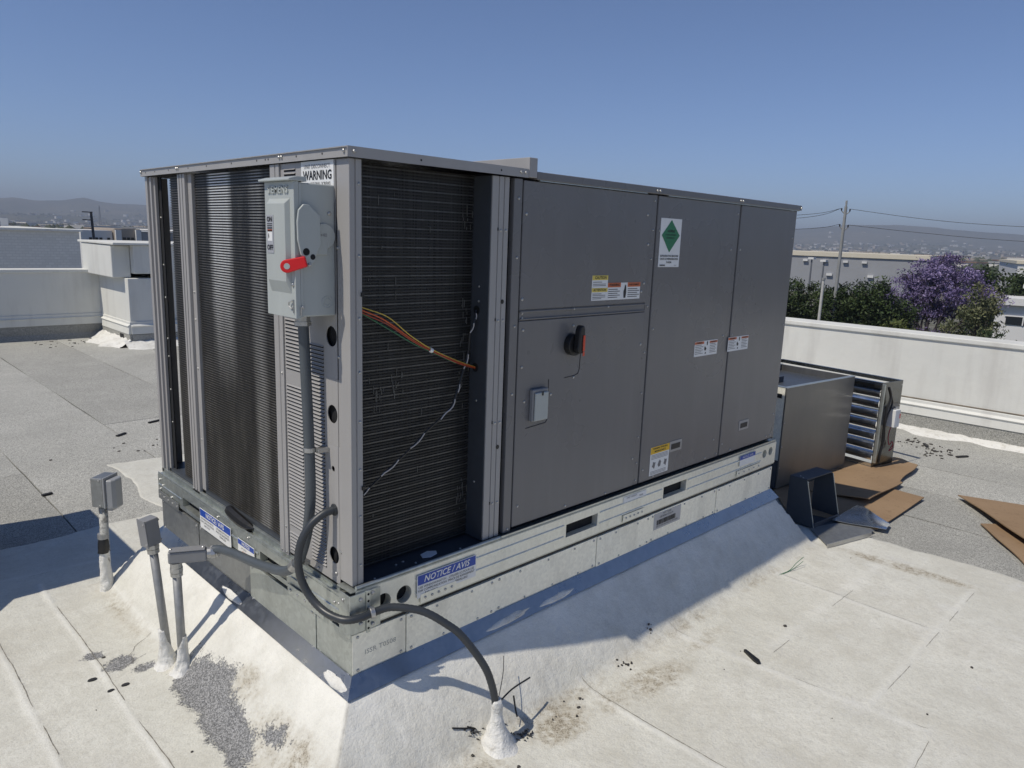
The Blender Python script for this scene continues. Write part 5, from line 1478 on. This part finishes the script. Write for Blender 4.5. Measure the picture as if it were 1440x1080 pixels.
# riser with the conduit body
r1 = thing('pipe_riser', 'upright metal pipe with a grey conduit body feeding the flexible conduit', 'pipe riser', (-.24, .80, .02))
obj('pipe', MB().tube([(-.238,.80,.0),(-.243,.80,.424)], .0155, 14), pipem, r1, smooth=True)
obj('coupling', MB().cyl((-.243,.80,.404),(-.243,.80,.418),.0215,12).cyl((-.243,.80,.420),(-.243,.80,.436),.0235,8).cyl((-.243,.80,.436),(-.243,.80,.456),.0205,14), M['zinc'], r1)
ML = Matrix.Translation((-.243,.80,.484)) @ Matrix.Rotation(math.atan2(-.46,.89), 4, 'Z')
cbd = obj('conduit_body', MB().box(-.025,.108,-.018,.018,-.028,.018, M=ML), M['jbox'], r1, .007, seg=3)
obj('cover', MB().box(-.021,.102,-.0205,.0205,.0185,.023, M=ML), M['jbox'], cbd, .002)
b = MB()
for x in (-.016,.094): b.dome(ML @ Vector((x,0,.023)), (0,0,1), .005, .004, 7)
obj('screw_heads', b, M['zinc'], cbd, kind='stuff')
obj('connector', MB().cyl(ML @ Vector((.108,0,.0)), ML @ Vector((.122,0,.0)), .020, 12).cyl(ML @ Vector((.122,0,0)), ML @ Vector((.136,0,.001)), .0255, 8).cyl(ML @ Vector((.136,0,0)), ML @ Vector((.146,-.002,.002)), .021, 12), M['zinc'], r1)
obj('pipe_seal', lump_cone([(-.01,.085),(.006,.050),(.025,.034),(.06,.0235),(.10,.0190),(.14,.0172),(.16,.0160)], -.237, .80, 21), M['mastic'], r1, smooth=True)
# leaning riser with the small box
r2 = thing('pipe_riser', 'leaning metal pipe with a small grey junction box on its top', 'pipe riser', (-.255, .895, .02))
A2 = Vector((-.255,.895,.0)); B2 = Vector((-.287,.905,.505))
obj('pipe', MB().tube([A2, B2], .0150, 14), pipem, r2, smooth=True)
dd = (B2-A2).normalized()
obj('coupling', MB().cyl(B2-dd*.034, B2-dd*.018, .0215, 12).cyl(B2-dd*.016, B2, .0235, 8), M['zinc'], r2)
M2 = Matrix.Translation(B2) @ Matrix.Rotation(rad(-5), 4, 'Y') @ Matrix.Rotation(rad(12), 4, 'Z')
jb_ = obj('junction_box', MB().box(-.025,.026,-.022,.026,.0,.104, M=M2), M['jbox'], r2, .004)
obj('cover', MB().box(-.0295,-.0255,-.024,.028,-.003,.107, M=M2), M['jbox'], jb_, .0015)
b = MB()
for z in (.012,.092): b.dome(M2 @ Vector((-.0295,-.016,z)), M2.to_3x3() @ Vector((-1,0,0)), .004, .004, 7); b.dome(M2 @ Vector((.026,-.016,z)), M2.to_3x3() @ Vector((1,0,0)), .004, .005, 7)
obj('screw_heads', b, M['zinc'], jb_, kind='stuff')
obj('pipe_seal', lump_cone([(-.01,.080),(.006,.048),(.025,.034),(.07,.0245),(.11,.0185),(.14,.0168),(.155,.0155)], -.257, .896, 23, lean=(-.017,.004)), M['mastic'], r2, smooth=True)
# painted riser with the weatherproof outlet
r3 = thing('pipe_riser', 'paint flecked pipe with black tape carrying a weatherproof outlet box', 'pipe riser', (-.25, 1.68, .03))
def oldpaint():
    n = N('flaking pale pipe paint'); a = n.noise(38, 6, .7); c = n.noise(9, 4)
    col = n.mix(n.rng(a, .47, .55), (.46,.46,.43), (.19,.19,.18)); col = n.mix(n.rng(c, .6, .66), col, (.03,.03,.03))
    return n.set(col, .6, 0, n.bump(a, .4, .004))
obj('pipe', MB().tube([(-.25,1.68,.02),(-.240,1.68,.425)], .0185, 14), oldpaint(), r3, smooth=True)
obj('pipe_seal', lump_cone([(-.01,.048),(.01,.033),(.08,.0265),(.14,.0225),(.205,.0205)], -.25, 1.68, 27), M['mastic'], r3, smooth=True)
obj('tape', lump_cone([(.195,.0215),(.22,.026),(.245,.025),(.262,.022)], -.25, 1.68, 29), M['black'], r3, smooth=True)
obj('coupling', MB().cyl((-.25,1.68,.262),(-.25,1.68,.285),.0235,12), pipem, r3)
M3 = Matrix.Translation((-.222,1.675,.42)) @ Matrix.Rotation(rad(-52), 4, 'Z') @ Matrix.Scale(.80, 4)      # local +x looks to the front right
ob = obj('outlet_box', MB().box(-.052,.018,-.060,.060,.0,.170, M=M3), M['galv_dark'], r3, .004)
gray_pl = simple('grey outlet cover plastic', (.30,.31,.32), .3, 0, .05)
cv = obj('bubble_cover', MB().box(.0195,.030,-.062,.062,-.004,.174, M=M3), gray_pl, ob, .003)
obj('bubble', MB().prism([(-.055,.030),(-.044,.062),(-.026,.076),(.026,.076),(.044,.062),(.055,.030)], -.012, .160, lambda a,b_,h: M3 @ Vector((b_, a, h))), gray_pl, ob, .009, seg=3)
obj('cover_hinge', MB().box(.020,.052,-.036,.036,-.024,-.0125, M=M3), gray_pl, ob, .002)
b = MB()
for z in (.012,.158): b.dome(M3 @ Vector((.0,-.060,z)), M3.to_3x3() @ Vector((0,-1,0)), .005, .004, 7)
obj('screw_heads', b, M['zinc'], ob, kind='stuff')

# ============================================================ LOOSE THINGS ON THE ROOF
# cut cable ties and fastener piles beside the cone
def tie(label, p0, p1, p2, r=.0022):
    o = obj('cable_tie', MB().tube(smooth_path([p0, p1, p2], 5), r, 5), M['black']); tag(o, label, 'cable tie', 'cut ties beside the mastic cone'); return o
tie('long cut black cable tie pointing right from the mastic cone', (.385,-.272,.145), (.46,-.262,.16), (.565,-.245,.150), .0032)
tie('upper thin cable tie end above the long black one', (.395,-.262,.150), (.47,-.205,.185), (.515,-.160,.215), .0014)
tie('short black cable tie end hanging under the long one', (.46,-.270,.140), (.452,-.290,.10), (.445,-.305,.085), .003)
tie('small black cable tie on the slope left of the cone', (.245,-.205,.085), (.285,-.215,.07), (.320,-.225,.06), .003)
b = MB(); Rd = random.Random(8)
for cx_, cy_, n_ in ((.312,-.232,16), (.475,-.315,26), (.425,-.275,14), (.34,-.245,8)):
    for _ in range(n_):
        x, y = cx_+Rd.gauss(0,.012), cy_+Rd.gauss(0,.010); z = gz(x, y)+.003
        a = Rd.uniform(0, 6.28); L2 = Rd.uniform(.006,.013)
        b.tube([(x,y,z),(x+L2*math.cos(a),y+L2*math.sin(a),z+Rd.uniform(0,.004))], Rd.uniform(.0016,.003), 5)
obj('loose_screws', b, simple('dull dark fasteners', (.09,.09,.095), .35, .8, .5, 40), kind='stuff')
b = MB()
for _ in range(38):
    x, y = Rd.uniform(-.9, 3.1), Rd.uniform(-1.25, 1.3)
    if -.25 < x < 2.9 and y > -.25: continue
    z = gz(x, y)+.0015; s_ = abs(Rd.gauss(0,.0032))+.0015; a = Rd.uniform(0, 6.28)
    b.prism([(x+s_*Rd.uniform(.6,1.4)*math.cos(a+k*1.05), y+s_*Rd.uniform(.5,1.2)*math.sin(a+k*1.05)) for k in range(6)], z-.003, z+.002, ID)
for cx_, cy_, n_, sp_ in ((1.07,-.30,11,.035),(1.30,-.225,5,.025),(.70,-.33,7,.06),(.2,-.40,14,.12),(5.75,-.1,40,.12),(5.9,.15,20,.08),(1.7,9.95,30,.35),(.6,4.0,10,.2)):
    for _ in range(n_):
        x, y = cx_+Rd.gauss(0,sp_), cy_+Rd.gauss(0,sp_*.6); far_ = x > 3.3 or y > 3
        z = (0 if far_ else gz(x, y))+.0015; s_ = abs(Rd.gauss(0,.004))+.002; s_ *= 2.2 if far_ else 1; a = Rd.uniform(0, 6.28)
        b.prism([(x+s_*Rd.uniform(.6,1.4)*math.cos(a+k*1.05), y+s_*Rd.uniform(.5,1.2)*math.sin(a+k*1.05)) for k in range(6)], z-.003, z+.003, ID)
obj('roof_debris', b, simple('dark roof debris', (.055,.05,.045), .85, 0, .4, 30), kind='stuff')
z = gz(1.52,-.60)
tag(obj('sealant_stick', MB().prism([(1.535,-.556),(1.545,-.563),(1.513,-.640),(1.498,-.652),(1.488,-.644),(1.496,-.622)], z-.002, z+.012, ID), M['black'], bevel=.003), 'short black strip lying alone on the white roof at right', 'debris')
for lb_, x, y, s_ in (('dark oval chip nearest the bare patch on the left roof', -.425, .86, .014), ('dark oval chip left of the two pipes on the white roof', -.505, .97, .016), ('thin dark chip below the left bare patch', -.475, .855, .012)):
    z = gz(x, y)
    tag(obj('roof_chip', MB().prism([(x+s_*math.cos(k*.785), y+s_*.6*math.sin(k*.785)) for k in range(8)], z-.002, z+.004, ID), M['bitumen']), lb_, 'debris')
gw_ = obj('wire_offcut', MB().tube(smooth_path([(2.20,-.262,.008),(2.30,-.300,.006),(2.42,-.335,.010),(2.50,-.338,.03),(2.555,-.352,.055)],8), .0016, 5).tube(smooth_path([(2.22,-.268,.008),(2.33,-.318,.006),(2.45,-.345,.016),(2.535,-.36,.04)],8), .0014, 5), M['wire_g'])
tag(gw_, 'thin green wire offcut curling on the white roof beyond the shadow', 'wire')
for lb_, x, y, ln, an in (('small dark scrap near the long joint left of the unit', .64, 4.42, .10, .6), ('dark scrap by the left joint near the shadow', -.14, 3.25, .06, .2), ('long dark scrap beside the white patch at left', 1.0, 4.70, .14, .35), ('black scrap at the foot of the right parapet', 5.86, .02, .12, .5), ('flat dark scrap on the grey roof right of the dampers', 5.72, -.30, .12, -.5)):
    tag(obj('roof_scrap', MB().box(-ln/2, ln/2, -.012, .012, .0, .012, M=Matrix.Translation((x,y,.0)) @ Matrix.Rotation(an, 4, 'Z')), M['bitumen'], bevel=.003), lb_, 'debris')

# ---- sheet metal box with an open top, beyond the far end of the unit
hb = thing('metal_box', 'tall open topped sheet metal box standing on cardboard beyond the unit', 'sheet metal box', (3.615, .315, .018), math.atan2(-.10, .93))
W_, D_, H_ = .93, .62, .715
fp = obj('front_panel', MB().box(0, W_, 0, .012, 0, H_), M['sheetmetal'], hb, .002, local=True)
b = MB(); scr(b, [(.010,-.0005,z) for z in (.15,.30,.47)]+[(W_-.012,-.0005,z) for z in (.2,.45)], (0,-1,0), .006); obj('screw_heads', b, M['zinc'], fp, kind='stuff', local=True)
obj('side_panel', MB().box(0, .010, .0125, D_-.012, .20, H_), M['galv_curb'], hb, .001, local=True, label='end of the sheet metal box, lightened as if lit')  # pale steel here puts the light on this end into the colour
obj('side_panel', MB().box(W_-.010, W_, .0125, D_-.012, 0, H_), M['sheetmetal'], hb, .001, local=True)
obj('back_panel', MB().box(0, W_, D_-.011, D_, 0, H_), M['bluesheet'], hb, .001, local=True)
obj('end_shadow', MB().box(-.004, .010, .0125, D_-.012, 0, .195), M['bluesheet'], hb, local=True)  # dark sheet standing in for the shadow low on the box end
obj('top_flange', MB().box(-.002, W_+.002, -.003, .03, H_+.0005, H_+.004).box(-.002, .03, .0305, D_, H_+.0005, H_+.004), M['galv'], hb, local=True)
obj('inner_dark_sheet', MB().box(.012, .45, .30, .31, H_-.0495, H_-.005).box(.012, W_-.012, .0125, D_-.012, .30, .305).box(.012, W_-.012, .10, D_-.0125, H_-.055, H_-.05), M['bluesheet'], hb, local=True)  # dark sheets added inside so the open top reads as shaded
obj('vent_slot', MB().box(-.0055, -.0042, .03, .25, H_-.075, H_-.045), M['void'], hb, local=True)

# ---- damper frame with bright blades
dm = thing('damper_assembly', 'shiny damper frame with curved metal blades and a white actuator', 'damper', (4.66, .055, .02), rad(-10))
DL, DW, DH = 1.08, .30, .675
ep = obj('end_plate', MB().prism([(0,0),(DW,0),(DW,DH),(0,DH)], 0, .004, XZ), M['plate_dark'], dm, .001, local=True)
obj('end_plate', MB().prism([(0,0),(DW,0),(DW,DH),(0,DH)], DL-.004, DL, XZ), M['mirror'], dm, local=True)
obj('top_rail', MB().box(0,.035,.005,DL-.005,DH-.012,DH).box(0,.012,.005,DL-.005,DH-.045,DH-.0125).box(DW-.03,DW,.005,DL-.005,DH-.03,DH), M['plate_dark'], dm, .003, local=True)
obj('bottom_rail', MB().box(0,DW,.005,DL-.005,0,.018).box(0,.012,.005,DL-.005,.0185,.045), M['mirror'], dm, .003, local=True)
prof = []
for i in range(9):
    t_ = i/8; prof.append((.012+.022*math.sin(math.pi*t_)-.03*(t_-.5)*0, t_*.078))
for k in range(7):
    z0_ = .062+.082*k; open_ = .55 if k < 3 else .12
    b = MB(); ca, sa = math.cos(open_), math.sin(open_)
    pp = [((-a+.02)*ca+(c-.039)*sa+.03, -(-a+.02)*sa+(c-.039)*ca+z0_+.039) for a, c in prof]
    pp2 = [(a+.0025, c) for a, c in pp][::-1]
    b.prism(pp+pp2, .02, DL-.02, XZ)
    obj('blade', b, M['mirror'], dm, local=True, smooth=False)
ac = obj('actuator', MB().box(.125,.200,-.065,-.001,.325,.465), simple('white actuator plastic', (.72,.73,.73), .4), dm, .006, local=True)
obj('actuator_label', MB().box(.186,.2008,-.0662,-.0655,.395,.43), M['red'], ac, local=True)
obj('clamp', MB().cyl((.19,-.03,.466),(.19,-.03,.482),.02,10).box(.13,.16,-.05,-.02,.466,.476), M['zinc'], ac, .002, local=True)
obj('actuator_bracket', MB().box(.11,.27,-.0035,-.0008,.30,.50), M['sheetmetal'], dm, local=True)
obj('edge_flange', MB().box(.0,.016,-.022,-.0008,.05,DH-.01), M['galv'], dm, .002, local=True)
obj('wire_loom', MB().tube(smooth_path([(.06,-.02,.64),(.09,-.03,.56),(.055,-.03,.47),(.05,-.03,.35),(.07,-.028,.24),(.05,-.025,.12),(.055,-.02,.05)],6), .011, 7).tube(smooth_path([(.07,-.02,.63),(.11,-.03,.55),(.12,-.03,.50),(.06,-.04,.42),(.045,-.03,.30),(.065,-.03,.16)],6), .007, 6), M['black'], dm, local=True)
obj('lead_wire', MB().tube(smooth_path([(.15,-.03,.325),(.13,-.03,.25),(.16,-.03,.18),(.20,-.03,.20),(.22,-.03,.15),(.17,-.03,.13),(.21,-.03,.17)],6), .004, 6), simple('dark red wire', (.30,.03,.05), .5), dm, local=True)
b = MB(); scr(b, [(DW-.012,0,z) for z in (.05,.25,.48,.64)], (0,-1,0), .006); obj('screw_heads', b, M['zinc'], ep, kind='stuff', local=True)
# grey panel standing behind
sp2 = thing('sheet_panel', 'light grey panel with a rounded corner standing behind the unit by the right parapet', 'metal panel', (5.0, 1.15, 0), rad(-8))
obj('panel', MB().prism([(-.55,0),(.055,0),(.055,.80),(.05,.815),(.035,.825),(-.55,.825)], 0, .012, XZ), simple('light grey panel paint', (.36,.38,.37), .5), sp2, .003, local=True)

# ---- cardboard
def sheet(name, label, cat, corners, mat, th=.007, n=18, sag=.0, seed=1, wav=.007, group=None):
    R = np.random.RandomState(seed); P_ = [Vector(p) for p in corners]; b = MB(); ph = R.uniform(0, 6, 4)
    for side in (1, 0):
        for i in range(n+1):
            for j in range(n+1):
                s_, t_ = i/n, j/n
                p = P_[0]*(1-s_)*(1-t_)+P_[1]*s_*(1-t_)+P_[2]*s_*t_+P_[3]*(1-s_)*t_
                e = Vector((math.sin(t_*9+ph[0]), math.sin(s_*8+ph[1]), 0))*wav
                z = p.z + wav*(math.sin(s_*5+ph[2])*math.sin(t_*4+ph[3])+1) - sag*4*s_*(1-s_) + (th if side else 0)
                b.v.append((p.x+e.x, p.y+e.y, max(z, .001 if not side else .001+th)))
    m_ = (n+1)**2
    for i in range(n):
        for j in range(n):
            q = i*(n+1)+j
            b.f.append((q, q+n+1, q+n+2, q+1)); b.mi.append(0); b.f.append((m_+q, m_+q+1, m_+q+n+2, m_+q+n+1)); b.mi.append(0)
    ed = [i*(n+1) for i in range(n+1)]+[n*(n+1)+j for j in range(1,n+1)]+[i*(n+1)+n for i in range(n-1,-1,-1)]+[j for j in range(n-1,0,-1)]
    for k in range(len(ed)):
        a, c = ed[k], ed[(k+1) % len(ed)]; b.f.append((a, m_+a, m_+c, c)); b.mi.append(0)
    bm_ = bmesh.new(); me = bpy.data.meshes.new(name); me.from_pydata(b.v, [], b.f); bm_.from_mesh(me); bmesh.ops.recalc_face_normals(bm_, faces=bm_.faces); bm_.to_mesh(me); bm_.free()
    me.materials.append(mat)
    o = obj(name, me, mat)
    return tag(o, label, cat, group)
G1 = 'flattened cardboard on the roof'
sheet('cardboard_sheet', 'large flat cardboard under the sheet metal box', 'cardboard', [(3.30,.10,.002),(3.40,-.43,.004),(4.25,-.44,.010),(4.45,.95,.002)], M['card'], seed=3, group=G1)
sheet('cardboard_sheet', 'upper cardboard sheet with one raised corner in front of the metal box', 'cardboard', [(3.72,.28,.012),(3.80,-.235,.045),(4.44,-.235,.030),(4.60,.24,.012)], M['card'], seed=4, group=G1)
sheet('cardboard_sheet', 'cardboard sheet in the sun under the damper end plate', 'cardboard', [(4.40,-.215,.020),(5.02,-.17,.022),(5.16,.02,.012),(4.55,1.2,.006)], M['card'], seed=5, group=G1)
sheet('cardboard_sheet', 'folded cardboard at the right edge, upper leaf', 'cardboard', [(4.487,-.594,.020),(3.76,-1.13,.060),(3.7,-1.75,.045),(4.85,-1.55,.02)], M['card'], seed=6, group=G1)
sheet('cardboard_sheet', 'narrow cardboard leaf under the folded sheet at the right edge', 'cardboard', [(4.03,-.825,.003),(3.50,-1.18,.004),(3.35,-1.75,.004),(4.4,-1.2,.004)], M['card'], seed=7, group=G1)
# ---- loose sheet metal pieces and bracket
sheet('metal_offcut', 'galvanized tray piece with a bright front lip beside the curb slope', 'sheet metal', [(2.91,-.335,.010),(3.36,-.435,.014),(3.47,-.29,.014),(3.10,-.15,.010)], M['galv_dark'], th=.002, wav=.001, seed=8)
sheet('metal_offcut', 'bright crumpled sheet metal piece lying on the cardboard', 'sheet metal', [(3.30,-.20,.024),(3.40,-.48,.022),(3.53,-.46,.024),(3.72,-.20,.026)], M['mirror'], th=.002, wav=.004, seed=9)
lp_ = obj('metal_lip', MB().box(0, .40, -.003, .003, .0, .026, M=Matrix.Translation((2.895,-.342,.006)) @ Matrix.Rotation(math.atan2(-.10,.39), 4, 'Z')), M['zinc'], bevel=.001)
tag(lp_, 'bright folded metal edge strip in front of the tray piece', 'sheet metal')
bk = thing('metal_bracket', 'dark blue grey bracket with two tapered side plates standing beyond the curb', 'bracket', (3.13, .0, .012), rad(-6))
for x in (.0, .30):
    obj('side_plate', MB().prism([(.02,0),(-.165,0),(-.095,.275),(-.075,.285),(.02,.285)], x, x+.006, lambda a,b_,h:(h,a,b_)), M['bluesheet'], bk, .001, local=True)
obj('top_plate', MB().box(.0065,.2995,-.092,.018,.279,.285).box(.0065,.2995,.012,.018,.20,.2785), M['bluesheet'], bk, .001, local=True)
obj('base_plate', MB().box(-.002,.42,-.22,.018,-.004,.0).box(.0065,.2995,-.17,-.165,.0,.03), M['bluesheet'], bk, .001, local=True)
obj('plate_edge', MB().prism([(-.166,.0),(-.169,.0),(-.098,.276),(-.095,.276)], .0, .006, lambda a,b_,h:(h,a,b_)).prism([(-.166,.0),(-.169,.0),(-.098,.276),(-.095,.276)], .30, .306, lambda a,b_,h:(h,a,b_)), M['galv'], bk, local=True)
b = MB(); scr(b, [(.02,-.092,.265),(.035,-.03,.285),(.015,-.06,.285)], (0,-.3,1), .006); obj('rivet_heads', b, M['zinc'], bk, kind='stuff', local=True)

# ---- second unit outside the frame at left, whose shadow falls into it
u2 = thing('rooftop_unit', 'second grey unit just outside the left edge, casting the broad shadow at left', 'air conditioner', (-1.5, 2.5, 0))
obj('cabinet', MB().box(-2.15,-.815,2.02,2.96,.16,1.17), M['paint'], u2, .006)
obj('curb', MB().box(-2.1,-.86,2.07,2.91,0,.157), M['galv'], u2)
obj('top_cover', MB().box(-2.17,-.80,2.0,2.98,1.173,1.20), M['paint'], u2, .004)
for x in (-1.75,-1.25): obj('access_panel', MB().box(x,x+.42,2.008,2.0195,.22,1.12), M['paint'], u2, .003)
obj('rain_hood', MB().prism([(2.004,.62),(1.80,.62),(1.80,.66),(2.004,.88)], -1.6, -1.12, lambda a,b_,h:(h,a,b_)), M['paint'], u2, .003)
